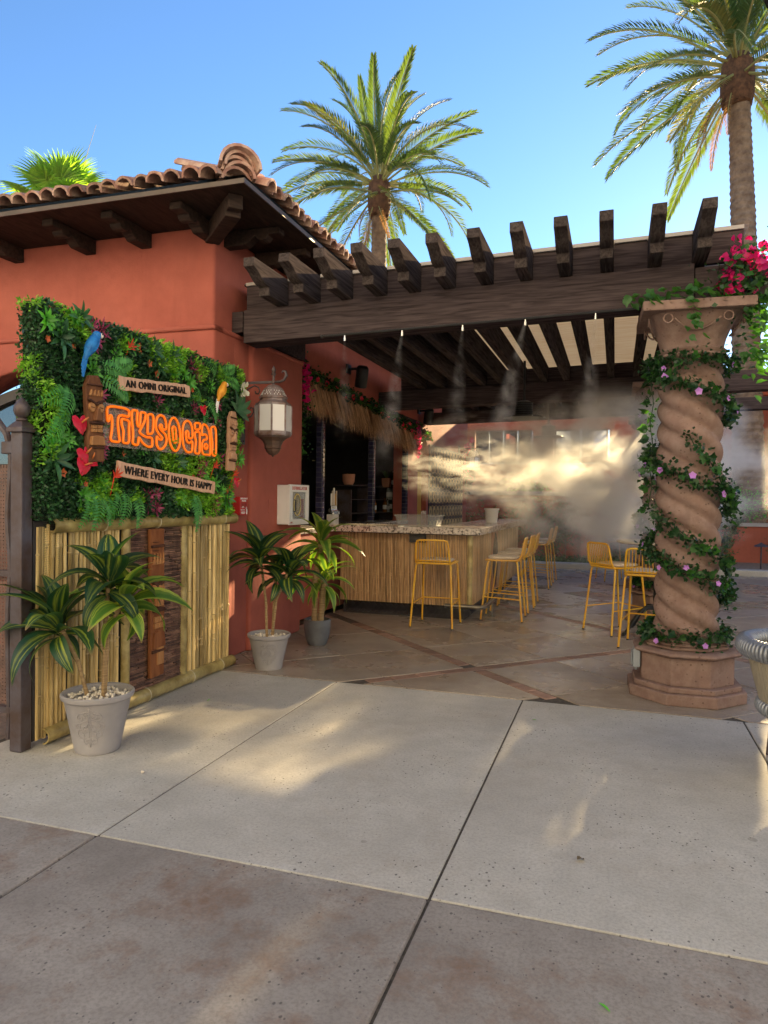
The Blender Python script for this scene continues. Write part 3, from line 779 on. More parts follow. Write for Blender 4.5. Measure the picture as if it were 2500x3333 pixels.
ob.matrix_world = Matrix.Translation((CX_-.325, CY_-.10, .275)); tag(ob, 'small grey weatherproof outlet box on the side of the column base', 'outlet box')
dup(col1, (CX_+.02, 9.45, 0), 0, 'twisted stone column behind the round table, mostly hidden by the front column')
dup(col1, (CX_+.04, 13.0, 0), 0, 'twisted stone column farthest back, its pedestal in the mist')
# ------------------------------------------------------------------ bar counter faced with bamboo
bar = thing('bar_counter', 'L-shaped bar counter faced with bamboo canes under a granite top', 'bar counter', (-2.5, 8.4, 0))
bI = Matrix.Translation((2.5, -8.4, 0))
DKT = pm('dark plinth tile', (0.035, 0.033, 0.04), 0.3, (0.022, 0.021, 0.026), 12, rand=.25)
BX0, BX1, BY0, BY1 = -3.32, -1.64, 8.44, 12.85
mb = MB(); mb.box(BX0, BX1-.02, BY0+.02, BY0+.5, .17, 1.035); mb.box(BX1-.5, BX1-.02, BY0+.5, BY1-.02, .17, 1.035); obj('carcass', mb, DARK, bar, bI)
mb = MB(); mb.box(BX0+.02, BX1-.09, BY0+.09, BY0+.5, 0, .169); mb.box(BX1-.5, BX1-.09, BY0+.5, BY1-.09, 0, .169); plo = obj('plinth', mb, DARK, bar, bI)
dm = MB(); dm.box(-.072, .072, -.006, .006, -.03, .03); dm = dm.mesh('tile', [DKT], bev=.002, bseg=1)
for i in range(22):
    for s in (-1, 1):
        link('tile', dm, plo, TR(BX0+.09+i*.073, BY0+.088, .085+s*.012, 0, R_(45*s), 0, .8) )
for (x0, x1, y0, y1) in ((-3.40, -1.50, 8.27, 8.93), (-2.18, -1.50, 8.93, 12.95)):
    mb = MB(); mb.box(x0, x1, y0+.0015, y1-.0015, 1.045, 1.125); obj('granite_top', mb, GRAN, bar, bI, bev=.008)
mb = MB(); mb.box(-3.36, -1.56, 8.33, 8.90, 1.036, 1.045); mb.box(-2.12, -1.56, 8.90, 12.9, 1.036, 1.045); obj('underlay', mb, DARK, bar, bI)
cane_ms = []
for k in range(5):
    m_ = MB(); pts, rr = [], []
    z = 0.0; nodes = sorted(rnd.uniform(.05, .82) for _ in range(3))
    for i in range(8):
        t = i/7*.865; pts.append((rnd.uniform(-.0015, .0015), rnd.uniform(-.0015, .0015), t)); rr.append(.0088+rnd.uniform(-.0009, .0009))
    m_.tube(pts, rr, 6)
    for zn in nodes: m_.tube([(0,0,zn-.004),(0,0,zn+.004)], .0106, 6, m=0)
    cane_ms.append(m_.mesh('bamboo_cane', [BAMBB], smooth=True))
x = BX0+.01
while x < BX1-.02:
    link('bamboo_cane', cane_ms[rnd.randrange(5)], bar, bI @ TR(x, BY0+.008+rnd.uniform(-.003, .003), .172, 0, 0, rnd.uniform(0, 6)))
    x += .0208
y = BY0+.05; gap = (9.95, 10.45)
while y < BY1-.04:
    if not (gap[0] < y < gap[1]): link('bamboo_cane', cane_ms[rnd.randrange(5)], bar, bI @ TR(BX1-.008+rnd.uniform(-.003, .003), y, .172, 0, 0, rnd.uniform(0, 6)))
    y += .0232
def pole(L, r, nodes, mat_n=None, half=False, n=14):
    """bamboo pole along +Z from 0 to L; half = split lengthwise, its outside towards +X"""
    m_ = MB(); zs = [0]
    for q in nodes: zs += [q-.012, q-.004, q+.004, q+.012]
    zs.append(L)
    def rad(z):
        for q in nodes:
            if abs(z-q) < .005: return r*1.07
            if abs(z-q) < .013: return r*1.015
        return r
    if not half: m_.tube([(0,0,z) for z in zs], [rad(z) for z in zs], n)
    else:
        vs_, fs = [], []; k = n+1
        for z in zs:
            for rr in (rad(z), rad(z)-.008):
                for j in range(k):
                    th = -math.pi/2+math.pi*j/n; vs_.append((rr*math.cos(th), rr*math.sin(th), z))
        for i in range(len(zs)-1):
            o, p = i*2*k, (i+1)*2*k
            for j in range(n): fs += [(o+j, o+j+1, p+j+1, p+j), (o+k+j, p+k+j, p+k+j+1, o+k+j+1)]
            fs += [(o, p, p+k, o+k), (o+n, o+k+n, p+k+n, p+n)]
        for o in (0, (len(zs)-1)*2*k):
            for j in range(n): fs.append((o+j, o+k+j, o+k+j+1, o+j+1))
        m_.add(vs_, fs)
    return m_
corner = pole(.87, .034, [.12, .42, .74]); obj('corner_pole', corner, BAMBP, bar, bI @ TR(BX1-.012, BY0+.012, .17), smooth=True)
# carved terracotta panel on the long side
CARV = pm('terracotta carving', (0.48, 0.22, 0.12), 0.7, (0.38, 0.16, 0.085), 8, bump=.2)
DKC = pm('burnt carving line', (0.06, 0.028, 0.018), 0.8)
mb = MB(); mb.box(BX1-.02, BX1+.008, gap[0]+.02, gap[1]-.02, .19, 1.03); cp = obj('carved_panel', mb, CARV, bar, bI, bev=.003)
mb = MB()
for zc, sg in ((.40, -1), (.82, 1)):
    for q in range(3):
        for s in (-1, 1):
            pts = [(BX1+.012, 10.2+s*(.03+.05*q)+s*.05*math.sin(t*math.pi), zc+sg*(-.16+.32*t-.06*q)) for t in [i/8 for i in range(9)]]
            mb.tube(pts, .011, 5)
    mb.tube([(BX1+.012, 10.2, zc-.18), (BX1+.012, 10.2, zc+.18)], .011, 5)
obj('carving', mb, DKC, cp, bI @ bI.inverted())
RAIL = pm('brass foot rail', (0.22, 0.19, 0.15), 0.35, (0.15, 0.13, 0.10), 8, metal=.7)
mb = MB(); mb.tube([(-1.92, 8.30, .195), (-1.50, 8.30, .195), (-1.49, 8.31, .195), (-1.46, 8.34, .195), (-1.45, 8.40, .195), (-1.45, 12.8, .195)], .026, 10)
for y in (8.9, 10.2, 11.5, 12.6): mb.tube([(-1.45, y, 0.0), (-1.45, y, .195)], .009, 6); mb.lathe([(.035, 0), (.035, .008)], 10, T=TR(-1.45, y, 0))
obj('foot_rail', mb, RAIL, bar, bI, smooth=True)
# things on and under the counter
hol = MB(); hol.box(-.10, .10, -.055, 0, -.095, 0); hol.box(-.075, .075, -.060, -.055, -.06, -.045)
o = obj('napkin_holder', hol, BLACK, bev=.006); o.matrix_world = TR(-2.29, 8.44-.02, 1.03); tag(o, 'small black box fixed under the granite edge above the front stool', 'holder')
CLEAR = glassmat('clear plastic', (0.80, 0.82, 0.84), 0.2, 0.16)
bn = thing('plastic_bin', 'long clear plastic bin lying on the granite counter', 'bin', (-2.33, 8.62, 1.125))
mb = MB(); mb.add([(-.24,-.13,0),(.24,-.13,0),(.24,.13,0),(-.24,.13,0),(-.27,-.16,.125),(.27,-.16,.125),(.27,.16,.125),(-.27,.16,.125)], [(0,3,2,1),(0,1,5,4),(1,2,6,5),(2,3,7,6),(3,0,4,7)]); obj('tub', mb, CLEAR, bn)
mb = MB(); mb.box(-.285, .285, -.175, .175, .126, .142); obj('lid', mb, CLEAR, bn, bev=.005); mb = MB(); mb.lathe([(.035,.142),(.035,.185),(.03,.19)], 12, T=TR(.05,0,0)); obj('knob', mb, CLEAR, bn)
bk = thing('bucket', 'white plastic bucket on the far part of the bar counter', 'bucket', (-1.78, 10.75, 1.125))
mb = MB(); mb.lathe([(.085, 0), (.105, .19), (.115, .19), (.115, .215), (.105, .215), (.102, .19)], 20); obj('pail', mb, WHITE, bk, smooth=True)
# ------------------------------------------------------------------ things inside the bar
def bottle(name, h, r, mat, capm, loc, label, group):
    t = thing(name, label, 'bottle', loc, 0, group)
    m_ = MB(); m_.lathe([(r,0),(r,h*.55),(r*.9,h*.62),(r*.36,h*.74),(r*.34,h*.93)], 10); obj('glass', m_, mat, t, smooth=True)
    m_ = MB(); m_.lathe([(r*.4,h*.93),(r*.4,h)], 8); obj('cap', m_, capm, t)
    m_ = MB(); m_.lathe([(r*1.02,h*.18),(r*1.02,h*.46)], 10, cap=False); obj('paper_band', m_, WHT, t)
    return t
shelf = thing('back_shelf', 'dark metal shelf unit standing behind the bar opening', 'shelf', (-4.15, 12.2, 0))
mb = MB()
for y in (9.6, 10.75, 11.95, 13.1): mb = MB(); mb.box(-.16, .16, y-11.2-.012, y-11.2+.012, 0, 1.72 if y > 10 else 1.6); obj('upright', mb, IRON, shelf)
for z in (1.22, 1.45, 1.68):
    mb = MB(); mb.box(-.16, .16, -1.6, 1.9, z-.012, z); obj('board', mb, IRON, shelf)
GL = {'clear': glassmat('pale bottle glass', (.75,.8,.82), .05, .5), 'amber': glassmat('amber bottle glass', (.45,.18,.04), .05, .6), 'green': glassmat('dark bottle glass', (.05,.10,.05), .05, .8)}
bd = [(10.95,1.22,'amber','squat amber bottle on the lowest shelf by the middle blue post'),(11.75,1.45,'clear','clear bottle with blue cap on the middle shelf, left of its neighbours'),(11.9,1.45,'clear','tall clear bottle with white label on the middle shelf, right of its neighbours'),
      (12.02,1.68,'green','dark wine bottle on the top shelf next to the square terracotta pot'),(11.55,1.22,'amber','amber bottle in the row of three on the lowest shelf'),(11.72,1.22,'clear','clear bottle in the row of three on the lowest shelf'),(11.9,1.22,'green','green bottle at the right end of the lowest shelf')]
for y, z, c, lb in bd: bottle('bottle', rnd.uniform(.24,.31) if c != 'green' else .32, .04, GL[c], WHITE if c=='green' else BLACK, (-4.08, y+1.05, z), lb, 'bottles on the shelf behind the bar')
TERRA = pm('pink terracotta', (0.55, 0.27, 0.18), 0.8, (0.46, 0.22, 0.14), 6)
LEAFD = leafmat('dark leaf', (0.05, 0.12, 0.03), (0.025, 0.06, 0.02), .2)
for (y, lb, n_) in ((10.75, 'rounded pink terracotta pot on the shelf above the beer taps', 4), (12.75, 'square terracotta pot with a spiky plant on the top shelf', 16)):
    pt = thing('shelf_pot', lb, 'plant pot', (-4.1, y, 1.681)); mb = MB(); mb.lathe([(.07,0),(.095,.05),(.105,.17),(.095,.17),(.088,.12)], 16 if n_ == 4 else 4, ph=math.pi/4); obj('pot', mb, TERRA, pt, smooth=True)
    mb = MB()
    for k in range(n_): mb.blade(.24 if n_ > 4 else .07, .02, .5, .2, 3, aim((0,0,.13), (math.cos(k*2.4)*.5, math.sin(k*2.4)*.5, 1)))
    obj('leaves', mb, LEAFD, pt)
CHR = pm('polished steel', (0.62, 0.62, 0.62), 0.2, (0.5, 0.5, 0.5), 3, metal=.9)
tp = thing('beer_tap', 'white beer tap tower with tall tap handles on the back counter', 'beer tap', (-3.78, 9.30, 1.085))
mb = MB(); mb.box(-.06, .06, -.09, .09, 0, .15); obj('drip_box', mb, WHITE, tp, bev=.012)
mb = MB(); mb.tube([(0,-.11,.20),(0,.11,.20)], .03, 10); mb.tube([(0,0,.15),(0,0,.2)], .028, 10); obj('manifold', mb, CHR, tp, smooth=True)
hcol = [WHITE, CUSH, WHITE, YD, CUSH]
for k in range(5):
    y = -.09+.045*k; mb = MB(); mb.tube([(.02,y,.2),(.06,y,.19),(.065,y,.15)], .008, 6); mb.tube([(.02,y,.21),(.015,y,.27)], .006, 6); obj('tap', mb, CHR, tp)
    mb = MB(); mb.box(.005, .025, y-.016, y+.016, .27, .44+.04*(k % 3)); obj('tap_handle', mb, hcol[k], tp, bev=.006)

# ------------------------------------------------------------------ bar stools
def stool(label, loc, rz):
    t = thing('bar_stool', label, 'bar stool', loc, rz, 'yellow wire bar stools')
    r = .0115; sz = .735
    sx, sy = .205, .205
    m_ = MB()   # seat loop
    m_.tube([(-sx+.03,-sy,sz),(sx-.03,-sy,sz),(sx,-sy+.03,sz),(sx,sy-.03,sz),(sx-.03,sy,sz),(-sx+.03,sy,sz),(-sx,sy-.03,sz),(-sx,-sy+.03,sz)], r, 8, closed=True)
    for i in range(9):
        y = -sy+.04+i*(2*sy-.08)/8; m_.tube([(-sx,y,sz),(sx,y,sz)], .005, 5)
    obj('seat_frame', m_, YEL, t, smooth=True)
    m_ = MB(); bt, bw, by = 1.0, .178, -.262
    m_.tube([(-sx+.02,-sy+.06,sz),(-sx+.006,-sy+.01,sz+.012),(-sx+.008,-sy-.018,sz+.06),(-bw-.006,by+.012,bt-.05),(-bw+.006,by+.003,bt-.012),(-bw+.04,by,bt),(bw-.04,by,bt),(bw-.006,by+.003,bt-.012),(bw+.006,by+.012,bt-.05),(sx-.008,-sy-.018,sz+.06),(sx-.006,-sy+.01,sz+.012),(sx-.02,-sy+.06,sz)], r, 8)
    m_.tube([(-sx+.01,-sy-.008,sz+.03),(sx-.01,-sy-.008,sz+.03)], .007, 6)
    obj('backrest', m_, YEL, t, smooth=True)
    for i in range(11):
        f = -1+2*(i+.5)/11; m_ = MB()
        m_.tube([(f*(sx-.03),-sy+.02,sz+.004),(f*(sx-.022),-sy-.01,sz+.03),(f*(bw-.01),by,bt)], .0048, 5); obj('back_rod', m_, YEL, t, smooth=True)
    foot = [(-.245,-.245),(.245,-.245),(-.235,.25),(.235,.25)]
    for i, (fx, fy) in enumerate(foot):
        sxx = math.copysign(sx-.004, fx); syy = math.copysign(sy-.03, fy)
        m_ = MB(); m_.tube([(sxx*.86, syy*.86, sz-.004),(sxx*.97,syy*.97,sz-.016),(sxx+(fx-sxx)*.06, syy+(fy-syy)*.06, sz-.05),(fx,fy,.012)], .0115, 8); lg = obj('leg', m_, YEL, t, smooth=True)
        m_ = MB(); m_.tube([(fx,fy,0),(fx,fy,.014)], .0135, 8); obj('foot_cap', m_, CUSH if False else BLACK, lg)
    def at(i, z):
        fx, fy = foot[i]; s0x, s0y = math.copysign(sx-.004, fx), math.copysign(sy-.03, fy); k = 1-z/sz
        return (s0x+(fx-s0x)*k, s0y+(fy-s0y)*k, z)
    m_ = MB(); m_.tube([at(0,.27),at(2,.29),at(3,.29),at(1,.27)], .0075, 6, caps=True); obj('footrest', m_, YEL, t, smooth=True)
    m_ = MB(); n = 14; vs_, fs = [], []
    for zz, k in ((sz+.008,.90),(sz+.022,1.0),(sz+.040,.97),(sz+.047,.80),(sz+.049,0.0)):
        for i in range(24):
            a = 2*math.pi*i/24; c, s = math.cos(a), math.sin(a); q = (abs(c)**4+abs(s)**4)**-.25
            vs_.append((.188*k*q*c, .188*k*q*s+.008, zz))
    for i in range(4):
        for j in range(24): fs.append((i*24+j, i*24+(j+1) % 24, (i+1)*24+(j+1) % 24, (i+1)*24+j))
    m_.add(vs_, fs+[tuple(reversed(range(24)))]); obj('cushion', m_, CUSH, t, smooth='all')
    return t
s0 = stool('yellow bar stool alone at the short side of the bar, back to the viewer', (-1.955, 8.03, 0), 0)
def st(x, y, rz, lb, loc=None): return dup(s0, (x, y, 0), rz, lb)
st(-1.29, 8.80, R_(92), 'yellow bar stool nearest the corner on the long side of the bar')
st(-1.28, 9.52, R_(88), 'second yellow bar stool from the corner on the long side of the bar')
st(-1.28, 10.18, R_(91), 'third yellow bar stool from the corner on the long side of the bar')
st(-1.27, 12.25, R_(90), 'yellow bar stool second to last at the far end of the long bar side')
st(-1.27, 13.25, R_(88), 'yellow bar stool farthest away past the end of the long bar side')
st(.02, 8.40, R_(-51), 'yellow bar stool turned sideways at the round table left of the column')
st(.335, 7.66, R_(-10), 'yellow bar stool half hidden behind the front column, its back to the viewer')
st(-.02, 13.9, R_(-70), 'small distant yellow bar stool at the far table in the mist')

# ------------------------------------------------------------------ tables
def table(label, loc, r=.43):
    t = thing('bar_table', label, 'table', loc, 0, 'round bar tables on cast iron feet')
    m_ = MB(); m_.lathe([(r-.03,1.0),(r,1.012),(r,1.028),(r-.008,1.034),(0.0,1.035)], 40); obj('table_top', m_, pm('pale stone top', (0.55,0.50,0.44), 0.35, (0.42,0.38,0.33), 9), t, smooth=True)
    m_ = MB(); m_.lathe([(.05,.14),(.036,.2),(.032,.9),(.05,.97),(.14,1.0)], 14); obj('post', m_, BLACK, t, smooth=True)
    for k in range(4):
        a = k*math.pi/2+.62; m_ = MB()
        pts = [(.03,0,.30),(.12,0,.305),(.22,0,.25),(.31,0,.15),(.37,0,.06),(.40,0,.03),(.43,0,.02)]
        vs_, fs = [], []
        for i, p in enumerate(pts):
            h = .05-.028*i/6; w = .022
            vs_ += [(p[0],-w,p[2]-h*.6),(p[0],w,p[2]-h*.6),(p[0],w,p[2]+h*.4),(p[0],-w,p[2]+h*.4)]
        for i in range(6):
            for j in range(4): fs.append((i*4+j, i*4+(j+1)%4, (i+1)*4+(j+1)%4, (i+1)*4+j))
        fs += [(0,3,2,1),(24,25,26,27)]
        m_.add(vs_, fs, T=Matrix.Rotation(a, 4, 'Z')); lg = obj('leg', m_, BLACK, t, bev=.006)
        m_ = MB(); m_.lathe([(.022,0),(.024,.012),(.012,.02)], 10, T=Matrix.Rotation(a,4,'Z') @ TR(.425,0,0)); obj('foot', m_, BLACK, lg)
    return t
tb = table('round pale topped bar table on black cast iron feet behind the front column', (.45, 8.42, 0))
tb2 = dup(tb, (.62, 13.7, 0), .4, 'distant round bar table beside the far stool')

# ------------------------------------------------------------------ gate post and gate at the left edge
gp = thing('gate_post', 'square wrought iron gate post with a bud shaped finial', 'gate post', (-3.188, 3.19, 0))
mb = MB(); mb.box(-.040,.040,-.040,.040,0,1.80); obj('shaft', mb, IRON, gp, bev=.006)
mb = MB(); mb.box(-.056,.056,-.056,.056,1.80,1.825); mb.lathe([(.076,1.825),(.05,1.85),(.026,1.868)], 4, ph=math.pi/4); obj('cap', mb, IRON, gp, bev=.003)
mb = MB(); mb.lathe([(.02,1.86),(.032,1.868),(.032,1.876),(.02,1.882),(.036,1.895),(.046,1.92),(.044,1.945),(.030,1.97),(.010,1.992),(.0,2.0)], 12); obj('finial', mb, IRON, gp, smooth=True)
gt = thing('iron_gate', 'wrought iron gate with twisted bars and perforated sheet, beside the post', 'gate', (-3.245, 3.2, 0))
def wav(x, z0, z1, r, amp=.008):
    return [(x+amp*math.sin(z*9+x*31), .004*math.sin(z*13), z) for z in [z0+(z1-z0)*i/22 for i in range(23)]]
for x in (-.035, -.62, -1.2):
    mb = MB(); mb.tube(wav(x, .05, 1.70, .02), .021, 7); obj('bar', mb, IRON, gt, smooth=True)
for x0 in (-.035, -.62):
    mb = MB(); mb.tube([(x0,0,1.72),(x0-.03,0,1.80),(x0-.12,0,1.90),(x0-.27,0,2.02),(x0-.44,0,1.90),(x0-.55,0,1.80),(x0-.585,0,1.72)], .02, 7); obj('arch_bar', mb, IRON, gt, smooth=True)
for z in (.22, 1.0): 
    mb = MB(); mb.box(-1.22, -.0, -.018, .018, z-.018, z+.018); obj('rail', mb, IRON, gt)
mb = MB(); mb.box(-.075,.02,-.03,.03,1.68,1.75); obj('hinge_block', mb, IRON, gt, bev=.006)
RUST = pm('rusty perforated steel', (0.17, 0.095, 0.075), 0.7, (0.10, 0.06, 0.05), 8)
mb = MB(); st_ = .021
for i in range(28): mb.box(-.05-i*st_-.007, -.05-i*st_+.007, .02, .024, .25, 1.62)
for j in range(65): mb.box(-.65, -.04, .0201, .0239, .25+j*st_-.007, .25+j*st_+.007)
stuff(obj('perforated_sheet', mb, RUST, gt))

# ------------------------------------------------------------------ bamboo screen below the living wall
scr = thing('bamboo_screen', 'bamboo cane screen with dark woven centre panel and split bamboo rails', 'screen', (-3.17, 4.4, 0))
sI = Matrix.Translation((3.17, -4.4, 0))
mb = MB(); mb.box(-3.235, -3.165, 3.25, 5.42, .03, 1.30); obj('backing', mb, DARK, scr, sI)
canes = []
for k in range(6):
    m_ = MB(); pts = []; rr = []
    zz = sorted([0, 1.165]+[x for q in [rnd.uniform(.1, 1.1) for _ in range(3)] for x in (q-.01, q, q+.01)])
    for z in zz: pts.append((rnd.uniform(-.001,.001), rnd.uniform(-.002,.002), z)); rr.append(.0120)
    for i in range(2, len(zz)-1, 3): rr[i] = .0150
    m_.tube(pts, rr, 8)
    for i in range(2, len(zz)-1, 3): m_.tube([(pts[i][0], pts[i][1], zz[i]-.0035), (pts[i][0], pts[i][1], zz[i]+.0035)], .0156, 8, m=1)
    canes.append(m_.mesh('bamboo_cane', [BAMB, BAMBN], smooth=True))
for (a, b) in ((3.375, 3.985), (4.765, 5.40)):
    y = a
    while y < b:
        r = rnd.uniform(.88, 1.12)
        link('bamboo_cane', canes[rnd.randrange(6)], scr, sI @ TR(-3.146+rnd.uniform(-.010,.005), y, .075+rnd.uniform(0,.02), rnd.uniform(-.006,.006), rnd.uniform(-.002,.002), rnd.uniform(0,6), (r, r, 1)))
        y += .0300*r+rnd.uniform(-.001,.005)
for k in range(6):
    link('bamboo_cane', canes[k], scr, sI @ TR(-3.232+.0*k, 3.262+.0*k, .02+rnd.uniform(0,.03), 0,0,0,(1.1,1.1,1.05)) if k == 0 else sI @ TR(-3.17-.030*(k-1)*.0-.002, 3.262+.026*k*.8, .02+rnd.uniform(0,.03), 0,0,rnd.uniform(0,6),(1.12,1.12,1.06)))
for y in (4.035, 4.715):
    p = pole(1.17, .036, [.28, .62, .98] if y < 4.3 else [.20, .55, .93], half=True); obj('post', p, BAMBP, scr, sI @ TR(-3.150, y, .07), smooth=True)
for (z, nm, y0, L, nd) in ((1.272, 'top_rail', 3.35, 2.10, [.44, 1.0, 1.5, 1.9]), (.048, 'bottom_rail', 3.30, 2.13, [.4, .95, 1.5, 1.93])):
    p = pole(L, .046, nd, half=True)
    rl = obj(nm, p, BAMBP, scr, sI @ Matrix.Translation((-3.135, y0, z)) @ Matrix.Rotation(R_(-90), 4, 'X'), smooth=True)
    for q in nd:
        m_ = MB(); ring = [((.049)*math.cos(a), .049*math.sin(a), q) for a in [-1.6+3.2*i/10 for i in range(11)]]; m_.tube(ring, .004, 5); obj('tie', m_, STRING, rl, smooth=True)
# woven centre: short dark split canes in rows
mb = MB(); rows = 84
for i in range(rows):
    z = .085+i*(1.14)/rows; y = 4.07-rnd.uniform(0, .12)
    while y < 4.685:
        L = rnd.uniform(.10, .24); a, b = max(4.068, y), min(4.685, y+L)
        if b-a > .01:
            dx = rnd.uniform(0, .006); 
            mb.tube([(-3.148+dx, a, z+.006), (-3.148+dx, b, z+.006+rnd.uniform(-.002,.002))], .0066, 5)
        y += L+rnd.choice([0, 0, .002, .012])
stuff(obj('woven_canes', mb, BAMBD, scr, sI))

# ------------------------------------------------------------------ living wall
LW = thing('living_wall', 'green artificial plant wall panel above the bamboo screen', 'plant wall', (-3.17, 4.4, 1.30))
LI = Matrix.Translation((3.17, -4.4, -1.30))
mb = MB(); mb.box(-3.245, -3.15, 3.25, 5.40, 1.302, 2.54); obj('backing', mb, pm('dark green felt', (0.02,0.035,0.015), .95), LW, LI)
BOX = leafmat('boxwood leaf', (0.038, 0.115, 0.040), (0.016, 0.052, 0.025), .15, .4, .6)
MOSS = leafmat('lime moss fern', (0.26, 0.48, 0.045), (0.11, 0.30, 0.03), .25, .55, .5)
MID = leafmat('fresh green leaf', (0.15, 0.46, 0.06), (0.08, 0.28, 0.05), .25, .4, .3)
FERN = leafmat('sword fern', (0.13, 0.40, 0.10), (0.07, 0.25, 0.06), .25, .45, .3)
PUR = leafmat('maroon leaf', (0.42, 0.07, 0.15), (0.25, 0.03, 0.09), .2, .4, .4, tcol=(1.2,.5,.6))
DKL = leafmat('long dark leaf', (0.06, 0.17, 0.06), (0.035, 0.11, 0.05), .2, .35, .3)
REDF = pm('glossy red spathe', (0.60, 0.02, 0.045), 0.25, (0.48, 0.012, 0.03), 8, rand=.1)
SPAD = pm('orange spadix', (0.72, 0.22, 0.06), 0.5)
rng = np.random.default_rng(3)
def leafcloud(name, P, Nn, size, mat, parent, T, jit=.7, aspect=.55):
    """many small folded leaves: P positions, Nn outward normals"""
    n = len(P)
    d = Nn+rng.normal(0, jit, (n, 3)); d /= np.linalg.norm(d, axis=1)[:, None]
    r = rng.normal(0, 1, (n, 3)); s = np.cross(d, r); s /= np.linalg.norm(s, axis=1)[:, None]+1e-9
    nn = np.cross(d, s); L = size*rng.uniform(.6, 1.3, n)[:, None]; W = L*aspect*.5
    mid = P+d*L*.5
    V = np.stack([P, mid+s*W+nn*L*.10, P+d*L, mid-s*W+nn*L*.10], 1).reshape(-1, 3)
    F = np.arange(n*4).reshape(-1, 4)
    me = bpy.data.meshes.new(name); me.vertices.add(n*4); me.vertices.foreach_set('co', V.astype(np.float32).ravel())
    me.loops.add(n*4); me.loops.foreach_set('vertex_index', F.ravel().astype(np.int32))
    me.polygons.add(n); me.polygons.foreach_set('loop_start', np.arange(0, n*4, 4, dtype=np.int32)); me.polygons.foreach_set('loop_total', np.full(n, 4, dtype=np.int32))
    me.materials.append(mat); me.update(calc_edges=True); me.validate()
    return stuff(link(name, me, parent, T))
pb, pm_ = [], []
for k in range(42000):
    y, z = rng.uniform(3.20, 5.60), rng.uniform(1.305, 2.57)
    yr = 5.33+.23*(z-1.3)/1.25+.03*math.sin(z*7)
    if y > yr or y < 3.235+.03*math.sin(z*11): continue
    if z > 2.55-.02*math.sin(y*9)*1.0: continue
    v = mnoise.noise(Vector((y*3.4, z*3.4, 1.7)))+.5*mnoise.noise(Vector((y*8, z*8, 5.0)))
    edge = min(y-3.2, yr-y+.02, 2.57-z, .12)
    w = -3.15+.035+.035*mnoise.noise(Vector((y*6, z*6, 9)))+.04*min(1, edge/.08)
    (pm_ if v > .04 else pb).append((w+rng.uniform(-.04, .012), y, z))
for k in range(3500):   # the near edge has depth: the panel's side towards the gate, and the top
    a = rng.uniform(0, 1)
    if a < .55: p = (rng.uniform(-3.26, -3.10), 3.235+rng.uniform(-.02,.01), rng.uniform(1.3, 2.56))
    else: p = (rng.uniform(-3.26, -3.10), rng.uniform(3.24, 5.5), 2.545+rng.uniform(-.01,.015))
    (pm_ if mnoise.noise(Vector((p[1]*4, p[2]*4, 2))) > .12 else pb).append(p)
pb, pm_ = np.array(pb), np.array(pm_)
leafcloud('boxwood_foliage', pb, np.tile([1., 0, .15], (len(pb), 1)), .024, BOX, LW, LI, .9, .7)
leafcloud('moss_foliage', pm_, np.tile([1., 0, .25], (len(pm_), 1)), .034, MOSS, LW, LI, .75, .38)
def rosette(n, L, W, spread, up_=.45, bend=.9, mat=None, name='rosette', shape=1.0):
    m_ = MB()
    for k in range(n):
        a = k*2.39996; t = k/n; e = spread*(.35+.65*(1-t))
        d = (1-e*.55, math.cos(a)*e, math.sin(a)*e)
        m_.blade(L*rnd.uniform(.75,1.1)*(.65+.35*(1-t)), W*rnd.uniform(.85,1.1), bend*rnd.uniform(.6,1.3), .25, 4, aim((0,0,0), d, 0, 1, upv=(1,0,0)), shape=shape)
    return m_.mesh(name, [mat], smooth='all')
ros = [rosette(16, .125, .030, 1.0, mat=MID, name='bright_rosette') for _ in range(3)]
lon = [rosette(12, .165, .036, 1.1, mat=DKL, name='long_leaf_rosette', bend=.7) for _ in range(3)]
prp = [rosette(15, .095, .017, 1.15, mat=PUR, name='maroon_bromeliad', bend=.4) for _ in range(3)]
def fern():
    m_ = MB(); n = 15; L = .30
    for i in range(1, n):
        t = i/n; w = .085*math.sin(math.pi*(.12+.85*t))**.7*(1-t*.3)
        p = (L*t, 0, .05*math.sin(t*math.pi)-.06*t*t)
        for s in (-1, 1): m_.blade(w, .022, .3, .1, 2, aim(p, (.35, s, -.12)), shape=.7)
    m_.tube([(L*i/8, 0, .05*math.sin(i/8*math.pi)-.06*(i/8)**2) for i in range(9)], .002, 4)
    return m_.mesh('fern_frond', [FERN], smooth='all')
fr = [fern() for _ in range(2)]
def onwall(nm, me, y, z, w=-3.085, s=1.0, roll=None):
    o = link(nm, me, LW, LI @ Matrix.Translation((w, y, z)) @ Matrix.Rotation(rnd.uniform(0, 6.28) if roll is None else roll, 4, 'X') @ Matrix.Scale(s*(.82 if 'rosette' in nm else 1.0), 4)); return o
for y, z in [(3.25,2.44),(3.34,2.42),(3.47,2.50),(3.60,2.30),(3.62,2.22),(3.84,2.36),(4.52,2.43),(4.47,2.36),(4.60,2.36),(4.66,2.31),(4.95,2.33),(3.32,1.80),(3.28,1.73),(3.40,1.78),(5.42,1.78),(5.43,2.05),(5.40,2.22),(3.98,2.44),(5.0,1.55),(4.86,1.62),(4.1,1.77),(5.12,1.50),(3.72,1.52),(3.55,1.45),(4.55,1.44),(5.26,1.47),(5.22,1.40),(3.86,2.10),(4.35,2.08)]:
    onwall('bright_rosette', ros[rnd.randrange(3)], y, z, s=rnd.uniform(.8, 1.15))
